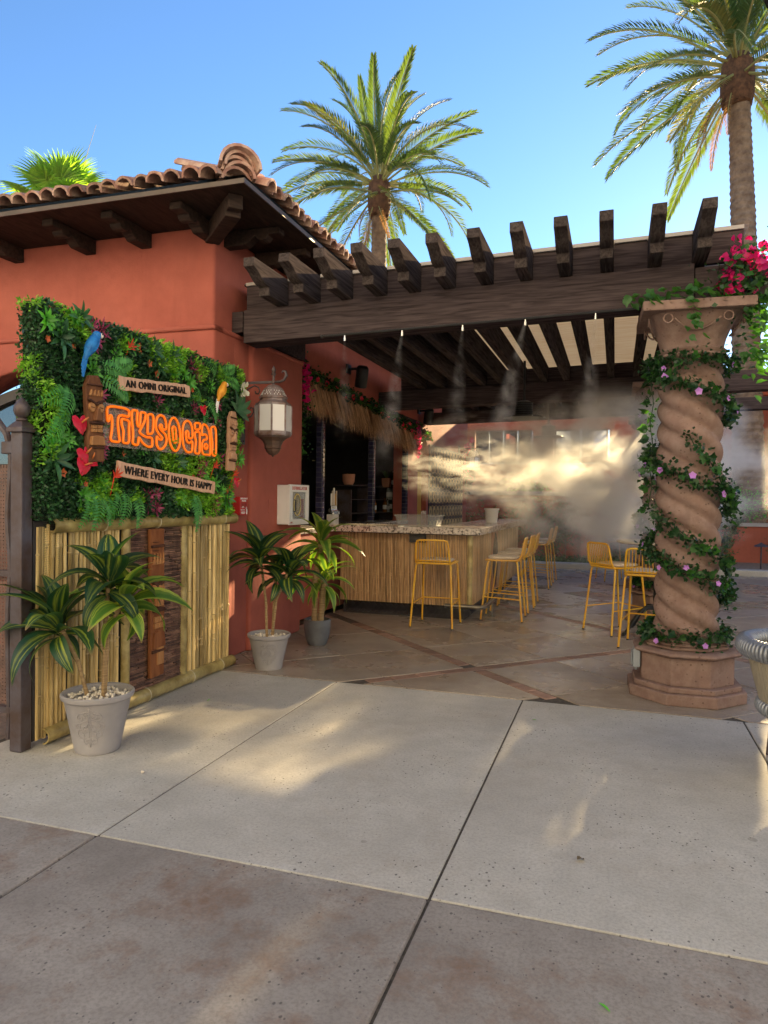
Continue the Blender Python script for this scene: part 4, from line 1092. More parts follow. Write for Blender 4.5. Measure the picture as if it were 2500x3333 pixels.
for y, z, s in [(3.36,2.37,1.2),(3.52,2.52,1.0),(4.22,2.47,1.05),(4.30,2.37,1.0),(4.45,2.47,.9),(3.31,1.66,1.25),(3.50,1.74,1.1),(4.22,1.72,.95),(4.52,1.71,1.05),(4.38,1.48,1.0),(5.22,1.45,1.0),(3.70,1.86,.8)]:
    onwall('long_leaf_rosette', lon[rnd.randrange(3)], y, z, s=s)
for y, z in [(3.61,2.49),(3.70,2.48),(3.62,2.38),(3.64,2.42),(4.27,2.12),(4.68,2.44),(4.80,2.45),(4.76,2.37),(4.75,2.40),(5.06,2.20),(5.02,2.08),(5.06,2.05),(4.72,2.12),(5.10,1.75),(4.82,1.74),(4.80,1.63),(4.17,1.45),(4.19,1.40),(4.27,1.37),(4.26,1.46),(5.04,1.46),(5.04,1.38),(3.70,1.78),(3.68,1.72),(3.69,2.08),(4.86,1.70)]:
    onwall('maroon_bromeliad', prp[rnd.randrange(3)], y, z, s=rnd.uniform(.85, 1.15))
for y, z, a in [(3.42,2.06,200),(3.40,2.0,250),(3.38,1.92,225),(3.44,2.1,240),(3.72,2.24,20),(3.70,2.20,330),(3.68,2.27,350),(3.66,1.50,260),(3.72,1.48,285),(3.62,1.46,240),(3.95,1.50,250),(4.02,1.50,275),(3.90,1.47,225),(4.76,1.50,262),(4.72,1.46,275),(5.10,2.46,20),(5.06,2.43,160),(5.16,2.44,340),(4.84,2.26,200),(4.82,2.20,280),(4.90,2.25,300)]:
    o = link('fern_frond', fr[rnd.randrange(2)], LW, LI @ aim((-3.10, y, z), (.35, math.cos(R_(a)), math.sin(R_(a))), 0, rnd.uniform(.75, 1.0), upv=(1,0,0)))
# string of pearls hanging at the near edge
mb = MB()
for k in range(9):
    y, x = 3.27+.017*k*.9, -3.12+rnd.uniform(-.02,.02); L = rnd.uniform(.18,.52)
    z = 1.34
    while z > 1.34-L: 
        for s in (-1,1): mb.blade(.020,.011,.2,.1,1,aim((x,y,z),(rnd.uniform(-.3,.8), s, -.4)))
        z -= .013
stuff(obj('trailing_succulent', mb, BOX, LW, LI))
# red flowers on the wall
def anthurium():
    m_ = MB(); o = []
    for i in range(20):
        t = 2*math.pi*i/20; x = .060*math.sin(t)**3; y = .052*math.cos(t)-.022*math.cos(2*t)-.010*math.cos(3*t)
        o.append((x*1.0, y))
    m_.add([(0,0.0,.012)]+[(x,y,.002*math.sin(i*3)) for i,(x,y) in enumerate(o)], [(0,1+(i+1)%20,1+i) for i in range(20)]); return m_
am = anthurium().mesh('anthurium_flower', [REDF], smooth='all')
spm = MB(); spm.tube([(0,0.005,.01),(.012,.02,.03),(.028,.03,.036)], [.006,.0055,.003], 6); spm = spm.mesh('spadix', [SPAD], smooth='all')
for y, z, a, s in ((3.46,1.875,.1,1.15),(3.50,1.695,.3,1.1),(3.485,1.625,-.4,1.1),(3.555,1.67,.9,1.0),(4.78,2.12,.2,.8),(5.30,1.58,0,.9)):
    f = link('anthurium_flower', am, LW, LI @ WALL(-3.02, y, z, a) @ Matrix.Rotation(-.12, 4, 'X') @ Matrix.Scale(s*.95, 4)); link('spadix', spm, f)
BOP = leafmat('red bird of paradise petal', (0.70, 0.05, 0.03), (0.6, 0.10, 0.02), .25, .4, .3, tcol=(1.2,.6,.4))
def bop():
    m_ = MB()
    for a, l in ((70,.15),(48,.13),(20,.15),(115,.10),(-5,.11)): m_.blade(l,.028,.2,.4,4,aim((0,0,0),(.35,math.cos(R_(a)),math.sin(R_(a))),0,1,(1,0,0)))
    m_.tube([(0,0,0),(-.03,-.02,-.12),(-.06,-.03,-.22)],.006,5); return m_.mesh('bird_of_paradise_flower',[BOP],smooth='all')
bm = bop()
for y,z in ((3.93,2.42),(5.29,1.64),(4.98,1.69)): link('bird_of_paradise_flower', bm, LW, LI @ Matrix.Translation((-3.05,y,z)) @ Matrix.Scale(.52,4))
link('bird_of_paradise_flower', bm, LW, LI @ Matrix.Translation((-3.02,3.76,1.57)) @ Matrix.Rotation(R_(10),4,'X') @ Matrix.Scale(.55,4))
ORF = pm('rust orange petals', (0.50,0.11,0.03), .6)
m_ = MB()
for k in range(5): m_.blade(.026,.022,.4,.2,2,aim((0,0,0),(.6,math.cos(k*1.2566),math.sin(k*1.2566)),0,1,(1,0,0)))
om = m_.mesh('small_orange_flower',[ORF],smooth='all')
for y,z in ((3.24,2.33),(3.44,2.33),(4.05,2.46),(4.16,2.36),(4.24,2.30),(4.62,2.25),(4.45,2.28),(4.56,2.24),(4.10,2.21),(4.68,2.26),(3.9,1.73),(4.36,1.57),(4.70,1.60),(5.2,1.5),(5.24,1.42),(3.55,1.52),(4.05,2.42),(3.36,1.58)): onwall('small_orange_flower', om, y, z, -3.065, rnd.uniform(.9,1.3))

# ------------------------------------------------------------------ signs, carvings and birds on the living wall
PLANK = wood('bleached plank', (0.70,0.44,0.30),(0.56,0.33,0.22),.75,(14,2,14),.05)
def plank(w, h, ragged=.010):
    n = 14; top = [(-w/2+w*i/n, h/2+rnd.uniform(-ragged, ragged)*.5) for i in range(n+1)]; bot = [(w/2-w*i/n, -h/2+rnd.uniform(-ragged, ragged)*.5) for i in range(n+1)]
    m_ = MB(); m_.prism(bot[::1]+[(-w/2-rnd.uniform(0,.012),0)]+top+[(w/2+rnd.uniform(0,.012),.0)], 0, .022); return m_
def sign(name, label, body, w, h, y, z, rot, tw):
    t = thing(name, label, 'sign', (-3.045, y, z)); I = Matrix.Translation((3.045, -y, -z))
    obj('board', plank(w, h), PLANK, t, I @ WALL(-3.045, y, z, rot), bev=.003, bseg=1)
    tx = text('lettering', body, h*.70, BLK, t, I @ WALL(-3.020, y, z-.004, rot), .006, 0.0, sx=1.0)
    xs_ = [v.co.x for v in tx.data.vertices]; k = tw/(max(xs_)-min(xs_)); tx.matrix_local = I @ WALL(-3.020, y, z-.002, rot) @ Matrix.Diagonal((k,1.1,1,1))
    return t
sign('wooden_sign', 'short wooden board above the orange letters reading AN OMNI ORIGINAL', 'AN OMNI ORIGINAL', .79, .088, 4.205, 2.203, R_(4.5), .68)
sign('wooden_sign', 'long tilted wooden board below the orange letters reading WHERE EVERY HOUR IS HAPPY', 'WHERE EVERY HOUR IS HAPPY', 1.16, .098, 4.38, 1.575, R_(-5), 1.05)
NEON = {
 'T': [(3.706, 2.016), (3.922, 2.019), (3.919, 1.965), (3.869, 1.971), (3.826, 1.967), (3.811, 1.945), (3.811, 1.903), (3.821, 1.844), (3.832, 1.794), (3.737, 1.796), (3.754, 1.861), (3.757, 1.92), (3.753, 1.948), (3.743, 1.959), (3.734, 1.953), (3.724, 1.919), (3.714, 1.917), (3.709, 1.938)],
 'i': [(3.848, 1.949), (3.925, 1.943), (3.92, 1.889), (3.924, 1.795), (3.86, 1.793), (3.864, 1.836), (3.867, 1.872), (3.848, 1.906), (3.845, 1.93)],
 'k': [(3.946, 2.016), (4.007, 2.02), (4.001, 1.971), (4.006, 1.923), (4.019, 1.913), (4.033, 1.925), (4.036, 1.98), (4.037, 2.014), (4.096, 2.014), (4.081, 1.955), (4.05, 1.912), (4.025, 1.881), (4.055, 1.863), (4.106, 1.85), (4.166, 1.855), (4.169, 1.792), (4.123, 1.786), (4.071, 1.804), (4.038, 1.829), (4.02, 1.847), (4.015, 1.789), (3.956, 1.793), (3.963, 1.845), (3.959, 1.893), (3.949, 1.941)],
 'y': [(4.112, 2.01), (4.181, 2.013), (4.176, 1.884), (4.126, 1.874), (4.113, 1.879), (4.117, 1.947)],
 'S': [(4.328, 1.924), (4.322, 1.977), (4.299, 2.013), (4.255, 2.021), (4.22, 2.001), (4.205, 1.959), (4.21, 1.914), (4.243, 1.884), (4.283, 1.861), (4.27, 1.846), (4.243, 1.849), (4.221, 1.866), (4.214, 1.865), (4.215, 1.812), (4.227, 1.796), (4.249, 1.779), (4.289, 1.787), (4.324, 1.82), (4.333, 1.862), (4.314, 1.891), (4.269, 1.914), (4.247, 1.934), (4.255, 1.953), (4.273, 1.953), (4.28, 1.922)],
 'O': [(4.496, 1.906), (4.497, 1.868), (4.491, 1.834), (4.478, 1.806), (4.46, 1.787), (4.439, 1.78), (4.417, 1.784), (4.396, 1.8), (4.377, 1.825), (4.364, 1.857), (4.356, 1.893), (4.356, 1.93), (4.361, 1.964), (4.374, 1.992), (4.391, 2.01), (4.411, 2.019), (4.434, 2.015), (4.455, 2.0), (4.474, 1.976), (4.488, 1.943)],
 'O core': [(4.399, 1.949), (4.42, 1.958), (4.439, 1.942), (4.447, 1.858), (4.445, 1.841), (4.421, 1.839), (4.409, 1.869), (4.399, 1.924)],
 'C': [(4.657, 1.891), (4.653, 1.963), (4.624, 2.009), (4.579, 2.017), (4.54, 1.994), (4.523, 1.936), (4.527, 1.864), (4.547, 1.809), (4.592, 1.779), (4.648, 1.787), (4.655, 1.831), (4.654, 1.873), (4.611, 1.85), (4.581, 1.863), (4.566, 1.902), (4.565, 1.931), (4.59, 1.942), (4.603, 1.929), (4.601, 1.886)],
 'dot': [(4.683, 2.01), (4.759, 2.016), (4.755, 1.968), (4.687, 1.96)],
 'stem': [(4.684, 1.939), (4.755, 1.952), (4.754, 1.853), (4.752, 1.779), (4.687, 1.782), (4.696, 1.834), (4.703, 1.879), (4.687, 1.907)],
 'a': [(4.782, 1.924), (4.784, 1.975), (4.791, 2.006), (4.818, 2.015), (4.857, 2.001), (4.891, 1.956), (4.903, 1.865), (4.905, 1.779), (4.855, 1.782), (4.8, 1.779), (4.784, 1.811), (4.783, 1.862), (4.809, 1.894), (4.853, 1.897), (4.853, 1.925), (4.83, 1.938), (4.803, 1.932)],
 'a bowl': [(4.863, 1.845), (4.86, 1.835), (4.852, 1.826), (4.84, 1.823), (4.829, 1.825), (4.821, 1.832), (4.817, 1.842), (4.82, 1.852), (4.828, 1.86), (4.84, 1.864), (4.851, 1.862), (4.86, 1.855)],
 'l': [(4.909, 2.003), (4.986, 2.012), (4.99, 1.776), (4.927, 1.784), (4.937, 1.868), (4.919, 1.928)],
}
ns = thing('neon_sign', 'orange neon tube sign reading TikySocial on clear acrylic', 'neon sign', (-3.06, 4.35, 1.9))
nI = Matrix.Translation((3.06, -4.35, -1.9))
ORN = NT('orange neon tube'); ORN.set(.4); ORN.color((0.95,.20,.008)); ORN.b.inputs['Emission Color'].default_value = (1.0,.17,.003,1); ORN.b.inputs['Emission Strength'].default_value = .11; ORN = ORN.mat
def smooth_loop(p, it=2):
    for _ in range(it):
        q = []
        for i in range(len(p)):
            a, b = p[i], p[(i+1) % len(p)]; q += [(a[0]*.8+b[0]*.2, a[1]*.8+b[1]*.2), (a[0]*.2+b[0]*.8, a[1]*.2+b[1]*.8)]
        p = q
    return p
for k, p in NEON.items():
    m_ = MB(); q = smooth_loop(p); m_.tube([(-3.035, y, z) for y, z in q], .0086, 8, closed=True); obj('letter_tube', m_, ORN, ns, nI, smooth='all')
ACR = glassmat('clear acrylic', (.80,.74,.68), .05, .22)
m_ = MB(); m_.box(-3.056,-3.050,3.69,5.005,1.765,2.035); obj('backing_sheet', m_, ACR, ns, nI)

def tiki(name, label, loc, H, W, rot, mats, seed, tall=False):
    """a carved mask plank: shaped outline, brow, eyes, nose, mouth with teeth, bands"""
    t = thing(name, label, 'tiki mask', loc); I = Matrix.Identity(4); T = Matrix(((0,0,1,0),(1,0,0,0),(0,1,0,0),(0,0,0,1))) @ Matrix.Rotation(rot, 4, 'Z')
    dk, lt, md = mats; h2, w2 = H/2, W/2
    if tall: o = [(-w2,-h2),(w2*.9,-h2),(w2*.92,-.18*H),(w2*1.0,-.1*H),(w2,.5*H),(-w2*.9,.5*H)]
    else: o = [(-w2*.95,-h2),(w2*.95,-h2*.97),(w2*.98,-.2*H),(w2*.80,-.12*H),(w2*.95,.02*H),(w2,.32*H),(w2*.9,.40*H),(w2*.55,h2),(-w2*.5,h2*.98),(-w2,.36*H),(-w2*.96,0),(-w2*.75,-.12*H),(-w2,-.22*H)]
    m_ = MB(); m_.prism(o, 0, .032); obj('slab', m_, md, t, T, bev=.008)
    def part(nm, poly, d, mat, z0=.028, bev=.004):
        m_ = MB(); m_.prism(poly, z0, d); obj(nm, m_, mat, t, T, bev=bev, bseg=1)
    def el(cx, cy, rx, ry, n=14): return [(cx+rx*math.cos(2*math.pi*i/n), cy+ry*math.sin(2*math.pi*i/n)) for i in range(n)]
    for s in (-1, 1):
        part('eye', el(s*w2*.48, .13*H if not tall else .09*H, w2*.36, .055*H if not tall else .04*H), .046, lt)
        part('pupil', [(s*w2*.48-w2*.24,.128*H if not tall else .088*H),(s*w2*.48+w2*.24,.120*H if not tall else .082*H),(s*w2*.48+w2*.24,.128*H if not tall else .088*H),(s*w2*.48-w2*.24,.136*H if not tall else .096*H)], .049, dk)
        b0 = .20*H if not tall else .145*H
        part('brow', [(0,b0-.05*H),(s*w2*.92,b0),(s*w2*.92,b0+.03*H),(0,b0-.015*H)][::s], .050, dk)
    part('nose', [(-w2*.42,-.02*H),(w2*.42,-.02*H),(w2*.14,.12*H),(-w2*.14,.12*H)], .062, md if not tall else lt)
    part('lip', [(-w2*.8,-.06*H),(w2*.8,-.06*H),(w2*.72,-.035*H),(0,-.022*H),(-w2*.72,-.035*H)], .056, dk)
    for i in range(4):
        for j in range(2):
            x0 = -w2*.62+i*w2*.31; z0 = -.15*H+j*.042*H-(.0 if not tall else .02*H)
            part('tooth', [(x0+.002,z0),(x0+w2*.29,z0),(x0+w2*.29,z0+.037*H),(x0+.002,z0+.037*H)], .046, lt, bev=.002)
    part('chin', [(-w2*.85,-.30*H),(w2*.85,-.30*H),(w2*.7,-.20*H),(0,-.185*H),(-w2*.7,-.20*H)], .050, lt if not tall else md)
    part('band', [(-w2*.93,-.335*H),(w2*.93,-.335*H),(w2*.93,-.315*H),(-w2*.93,-.315*H)], .045, dk)
    part('band', [(-w2*.94,.375*H),(w2*.9,.375*H),(w2*.9,.392*H),(-w2*.94,.392*H)], .045, dk)
    for i in range(4):
        x = -w2*.75+i*w2*.42; part('crown_tooth', [(x,.26*H),(x+w2*.36,.26*H),(x+w2*.30,.34*H)], .043, lt)
    if tall:
        for i in range(6): part('band', [(-w2*.7,.27*H+i*.028*H),(w2*.15,.27*H+i*.028*H),(w2*.15,.273*H+i*.028*H),(-w2*.7,.273*H+i*.028*H)], .040, dk, bev=.001)
        part('chin', [(-w2*.2,-.42*H),(w2*.75,-.42*H),(w2*.75,-.30*H),(-w2*.2,-.30*H)], .042, lt)
    return t
WD = wood('dark carved wood', (0.10,0.045,0.028),(0.055,0.026,0.018),.5,(6,1.5,6),.05)
WM = wood('brown carved wood', (0.22,0.095,0.045),(0.13,0.055,0.028),.45,(6,1.5,6),.05)
WL = wood('light carved wood', (0.45,0.225,0.09),(0.33,0.15,0.06),.45,(6,1.5,6),.05)
WK = wood('tan carved wood', (0.52,0.31,0.19),(0.40,0.22,0.13),.55,(6,1.5,6),.05)
WR = wood('reddish carved wood', (0.26,0.10,0.04),(0.17,0.06,0.026),.4,(6,1.5,6),.05)
tiki('tiki_mask', 'dark brown carved tiki mask left of the orange letters', (-3.04, 3.575, 1.915), .53, .15, R_(3), (WD, WL, WM), 1)
tiki('tiki_mask', 'pale narrow carved tiki mask right of the orange letters', (-3.04, 5.205, 1.915), .50, .125, R_(-3), (WD, WK, WK), 2)
tiki('tiki_mask', 'tall reddish carved tiki plank on the dark woven panel of the screen', (-3.132, 4.335, .69), 1.06, .165, R_(1), (WD, WL, WR), 3, True)

def skinned(name, verts, edges, radii, mat, parent, sub=2, T=None):
    me = bpy.data.meshes.new(name); me.from_pydata(verts, edges, []); o = link(name, me, parent, T)
    md = o.modifiers.new('skin', 'SKIN'); me.skin_vertices[0].data[0].use_root = True
    for i, r in enumerate(radii): me.skin_vertices[0].data[i].radius = (r, r) if isinstance(r, (int, float)) else r
    ss = o.modifiers.new('sub', 'SUBSURF'); ss.levels = ss.render_levels = sub
    dg = bpy.context.evaluated_depsgraph_get(); dg.update(); m2 = bpy.data.meshes.new_from_object(o.evaluated_get(dg))
    o.modifiers.clear(); o.data = m2; m2.materials.clear(); m2.materials.append(mat); m2.polygons.foreach_set('use_smooth', [True]*len(m2.polygons))
    return o
BLUE = pm('blue parrot feathers', (0.02,0.23,0.62), .55, (0.012,0.13,0.42), 16, bump=.7, bscale=55, bdist=.006)
CREAM = pm('cream beak', (0.75,0.70,0.62), .5)
ORB = pm('orange parrot feathers', (0.78,0.36,0.03), .55, (0.68,0.26,0.02), 12, bump=.5, bscale=70)
def parrot(label, y, z, s, body_mat, second, flip=1, white_tail=False):
    t = thing('parrot_figure', label, 'bird figure', (-3.0, y, z)); t.scale = (s, s, s)
    f = flip
    skinned('body', [(0,.075*f,.125),(.004,.055*f,.085),(.006,.025*f,.04),(.002,-.01*f,-.02),(-.006,-.04*f,-.075),(-.012,-.058*f,-.115),(-.018,-.075*f,-.165)], [(0,1),(1,2),(2,3),(3,4),(4,5),(5,6)], [.052,.056,.072,.070,.050,.030,.022], body_mat, t)
    m_ = MB()
    for k in range(4): m_.box(-.018+.005*k,-.010+.006*k,-.026+.008*k,-.002+.010*k,-.10-.035*k,.02)
    obj('tail', m_, second if white_tail else body_mat, t, Matrix.Translation((-.01,-.068*f,-.145)) @ Matrix.Rotation(R_(-16*f),4,'X'), bev=.002)
    m_ = MB()
    for k in range(7): m_.blade(.15-.008*k,.030,.15,.2,4,aim((.074-.003*k,.050*f-.010*f*k,.065-.008*k),(-.12,-.42*f-.03*f*k,-1),0,1,(1,0,0)))
    obj('wing', m_, body_mat, t, smooth='all')
    m_ = MB(); m_.ball((.006,.082*f,.128),(.052,.050,.050),12,8); obj('head', m_, body_mat, t, smooth='all')
    m_ = MB(); m_.ball((.030,.112*f,.128),(.034,.030,.032),10,6); obj('face_patch', m_, CREAM if not white_tail else second, t, smooth='all')
    m_ = MB(); m_.tube([(.022,.120*f,.140),(.026,.150*f,.128),(.026,.158*f,.100),(.022,.148*f,.078)],[.026,.024,.015,.003],8); obj('beak', m_, BLK, t, smooth='all')
    m_ = MB(); m_.ball((.060,.108*f,.140),.008,8,5); obj('eye', m_, BLK, t)
    return t
parrot('blue parrot figure perched at the upper left of the plant wall', 3.52, 2.345, .56, BLUE, BLUE, 1)
parrot('orange and white bird figure above the right end of the orange letters', 5.0, 2.29, .50, ORB, WHITE, 1, True)
# white flowers standing in the corner by the right mask
wf = thing('white_flower', 'white blossom with long leaves at the upper right of the plant wall', 'flower', (-3.02, 5.28, 2.17))
m_ = MB()
for k in range(14):
    a = k*2.4; m_.blade(.055,.045,.6,.2,3,aim((.02+.01*(k%3),.04+.012*(k%3),.15+.02*(k%4)),(.6,math.cos(a),math.sin(a)),0,1,(1,0,0)))
obj('petals', m_, pm('ivory petals',(0.80,0.78,0.62),.5), wf, smooth='all')
m_ = MB()
for a,l in ((80,.20),(30,.24),(5,.22),(150,.14),(-20,.20),(110,.2),(55,.2)): m_.blade(l,.05,.5,.2,5,aim((0,0,0),(.30,math.cos(R_(a)),math.sin(R_(a))),0,1,(1,0,0)))
obj('leaves', m_, DKL, wf, smooth='all')
# ------------------------------------------------------------------ wall lantern, cabinet, phone
GLP = NT('frosted lantern pane'); GLP.set(.22, 0, .8); GLP.color((0.62,0.60,0.60)); GLP.b.inputs['Coat Weight'].default_value = .6; GLP = GLP.mat
def lantern(label, loc, rz=0):
    t = thing('wall_lantern', label, 'lantern', loc, rz, 'wrought iron wall lanterns')
    m_ = MB(); m_.box(0, .012, -.09, .09, -.62, .0); 
    for y in (-.06,.06):
        for z in (-.03,-.59): m_.ball((.014,y,z),.010,6,4)
    obj('wall_plate', m_, IRON, t)
    m_ = MB(); m_.box(.01, .34, -.011, .011, -.085, -.063); m_.tube([(.33,0,-.074),(.40,0,-.074),(.44,0,-.06),(.465,0,-.02),(.455,0,.015),(.43,0,.02),(.42,0,.005)],[.011,.012,.013,.014,.012,.009,.006],8); obj('arm', m_, IRON, t, smooth=True)
    def sc(pts, r=.007): m_ = MB(); m_.tube(pts, r, 7); obj('scroll', m_, IRON, t, smooth=True)
    sc([(.012,0,-.27),(.04,0,-.19),(.09,0,-.125),(.15,0,-.10),(.19,0,-.115),(.205,0,-.15),(.19,0,-.175),(.165,0,-.17),(.16,0,-.15)])
    sc([(.012,0,-.27),(.03,0,-.34),(.07,0,-.385),(.12,0,-.375),(.145,0,-.335),(.14,0,-.30),(.115,0,-.295),(.11,0,-.31)])
    L0 = .34; T = TR(L0, 0, 0, 0, 0, math.pi/8); n = 8; c8 = 1/math.cos(math.pi/8)
    m_ = MB(); m_.lathe([(.011,-.10),(.012,-.02),(.02,-.012),(.022,0),(.013,.012),(.018,.022),(.02,.035),(.012,.052),(.004,.06),(.003,.07)], 10, T=T); obj('finial', m_, IRON, t, smooth=True)
    LM = pm('aged lantern metal', (0.27,0.235,0.25), .5, (0.17,0.10,0.08), 12, metal=.35, bump=.25, bscale=40)
    m_ = MB(); m_.lathe([(.012,-.095),(.05,-.105),(.085,-.135),(.105,-.175),(.115,-.205)], n, T=T, cap=False); m_.lathe([(.115,-.203),(.128,-.208),(.128,-.222),(.118,-.228),(.118,-.24),(.135,-.258),(.158,-.268),(.160,-.290),(.150,-.290)], n, T=T, cap=False); dome = obj('dome', m_, LM, t)
    for f in range(8):
        for (r, z, k) in ((.107,-.185,3),(.085,-.150,2)):
            for q in range(k):
                a = math.pi/8+f*math.pi/4+(q-(k-1)/2)*.20; m_ = MB()
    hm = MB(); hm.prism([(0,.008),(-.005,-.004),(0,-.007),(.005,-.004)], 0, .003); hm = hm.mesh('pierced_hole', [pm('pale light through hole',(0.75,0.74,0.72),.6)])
    for f in range(8):
        for (r, z, k, tl) in ((.1085,-.192,3,.38),(.101,-.176,2,.45),(.089,-.158,3,.75),(.074,-.134,2,.85)):
            for q in range(k):
                off = (q-(k-1)/2)*.024*(r/.1); a = f*math.pi/4
                link('hole', hm, dome, TR(L0,0,0) @ Matrix.Rotation(a,4,'Z') @ Matrix.Translation((r*.985,off,z)) @ Matrix.Rotation(-tl,4,'Y') @ WALL(0))
    m_ = MB()
    for k in range(8):
        a = math.pi/8+k*math.pi/4; p = (L0+.160*math.cos(a), .160*math.sin(a)); m_.tube([(p[0],p[1],-.285),(p[0],p[1],-.535)], .009, 6)
    m_.lathe([(.150,-.515),(.163,-.515),(.165,-.540),(.160,-.555),(.13,-.57)], n, T=T, cap=False)
    obj('frame', m_, LM, t)
    for k in range(8):
        m_ = MB(); m_.box(.1455,.149,-.056,.056,-.515,-.288); obj('pane', m_, GLP, t, TR(L0,0,0,0,0,k*math.pi/4))
    m_ = MB(); m_.lathe([(.158,-.556),(.125,-.572),(.092,-.60),(.076,-.635),(.072,-.655),(.078,-.662),(.068,-.668),(.060,-.69),(.038,-.715),(.012,-.727),(.008,-.737),(0.0,-.74)], n, T=T); obj('base_cup', m_, pm('rusty lantern base',(0.15,0.085,0.06),.6,(0.09,0.06,0.05),9,metal=.3,bump=.2), t)
    return t
ln = lantern('large grey metal lantern with frosted panes hanging from a scrolled arm on the red wall', (-3.25, 5.73, 2.555))
dup(ln, (-3.55, 16.6, 2.75), 0, 'small distant wall lantern at the far end of the bar wall in the mist')
aed = thing('defibrillator_cabinet', 'white wall cabinet with glass door marked DEFIBRILLATOR in red', 'cabinet', (-3.25, 6.73, 1.385))
m_ = MB(); m_.box(0,.125,-.23,.23,-.20,.20); obj('box', m_, WHITE, aed, bev=.006)
dr = MB()
for a in ((-.235,.235,.13,.205),(-.235,.235,-.205,-.15),(-.235,-.165,-.15,.13),(.165,.235,-.15,.13)): dr.box(.127,.145,a[0],a[1],a[2],a[3])
do = obj('door', dr, WHITE, aed, bev=.002, bseg=1)
m_ = MB(); m_.box(.132,.136,-.166,.166,-.151,.131); obj('pane', m_, glassmat('cabinet glass',(.8,.8,.8),.03,.18), do)
m_ = MB(); m_.tube([(.145,-.135,-.07),(.165,-.135,-.065),(.165,-.135,.045),(.145,-.135,.05)], .007, 6); obj('handle', m_, BLACK, do)
text('lettering', 'DEFIBRILLATOR', .046, REDT, do, WALL(.146,.0,.167), .001, .0008, sx=1.0)
text('lettering', 'AED', .022, REDT, do, WALL(.146,-.19,-.18), .001)
m_ = MB(); m_.tube([(.1262,-.03+.08*math.cos(a),.0+.11*math.sin(a)) for a in [2*math.pi*i/20 for i in range(20)]], .012, 6, closed=True); m_.box(.1255,.128,-.09,.02,-.09,.09); obj('defibrillator_case', m_, pm('yellow case',(0.62,0.45,0.10),.5), aed)
m_ = MB(); m_.box(.1255,.130,.045,.14,-.14,.06); obj('red_pouch', m_, REDP, aed, bev=.002)
m_ = MB(); m_.tube([(.1,.20,.205),(.1,.20,.215),(.1,.20,.225)],.006,6); obj('alarm_stud', m_, BLACK, aed)
em = thing('emergency_phone', 'small red emergency phone box marked HELP on the wall right of the plant screen', 'phone', (-3.292, 5.745, 1.375))
m_ = MB(); m_.box(0,.09,-.07,.07,-.085,.085); obj('box', m_, REDP, em, bev=.006)
text('lettering', 'EMERGENCY', .021, WHT, em, WALL(.0905,0,.066), .001, .0006); text('lettering', 'PHONE', .021, WHT, em, WALL(.0905,0,.045), .001, .0006)
text('lettering', 'PUSH FOR', .014, WHT, em, WALL(.0905,-.022,-.036), .001, .0004); text('lettering', 'HELP', .030, WHT, em, WALL(.0905,-.014,-.062), .001, .0008)
m_ = MB()
for i in range(3):
    for j in range(4): m_.box(.0895,.0915,-.045+i*.03,-.022+i*.03,-.012+j*.012,-.008+j*.012)
obj('speaker_slot', m_, BLK, em)
m_ = MB(); m_.tube([(.091,-.035,-.018),(.091,-.028,-.008),(.091,-.014,-.006),(.091,-.004,-.014)],.004,5); m_.tube([(.091,.045,-.075),(.091,.05,-.05),(.091,.046,-.03)],.007,5); m_.box(.0895,.092,.03,.055,-.022,-.017); m_.box(.0895,.092,.04,.045,-.032,-.007); obj('symbol', m_, WHT, em)
sw = MB(); sw.box(-3.25,-3.244,6.31,6.41,1.30,1.44); tag(obj('cover_plate', sw, RED, bev=.003), 'red painted blank cover plate on the wall left of the white cabinet', 'cover plate')

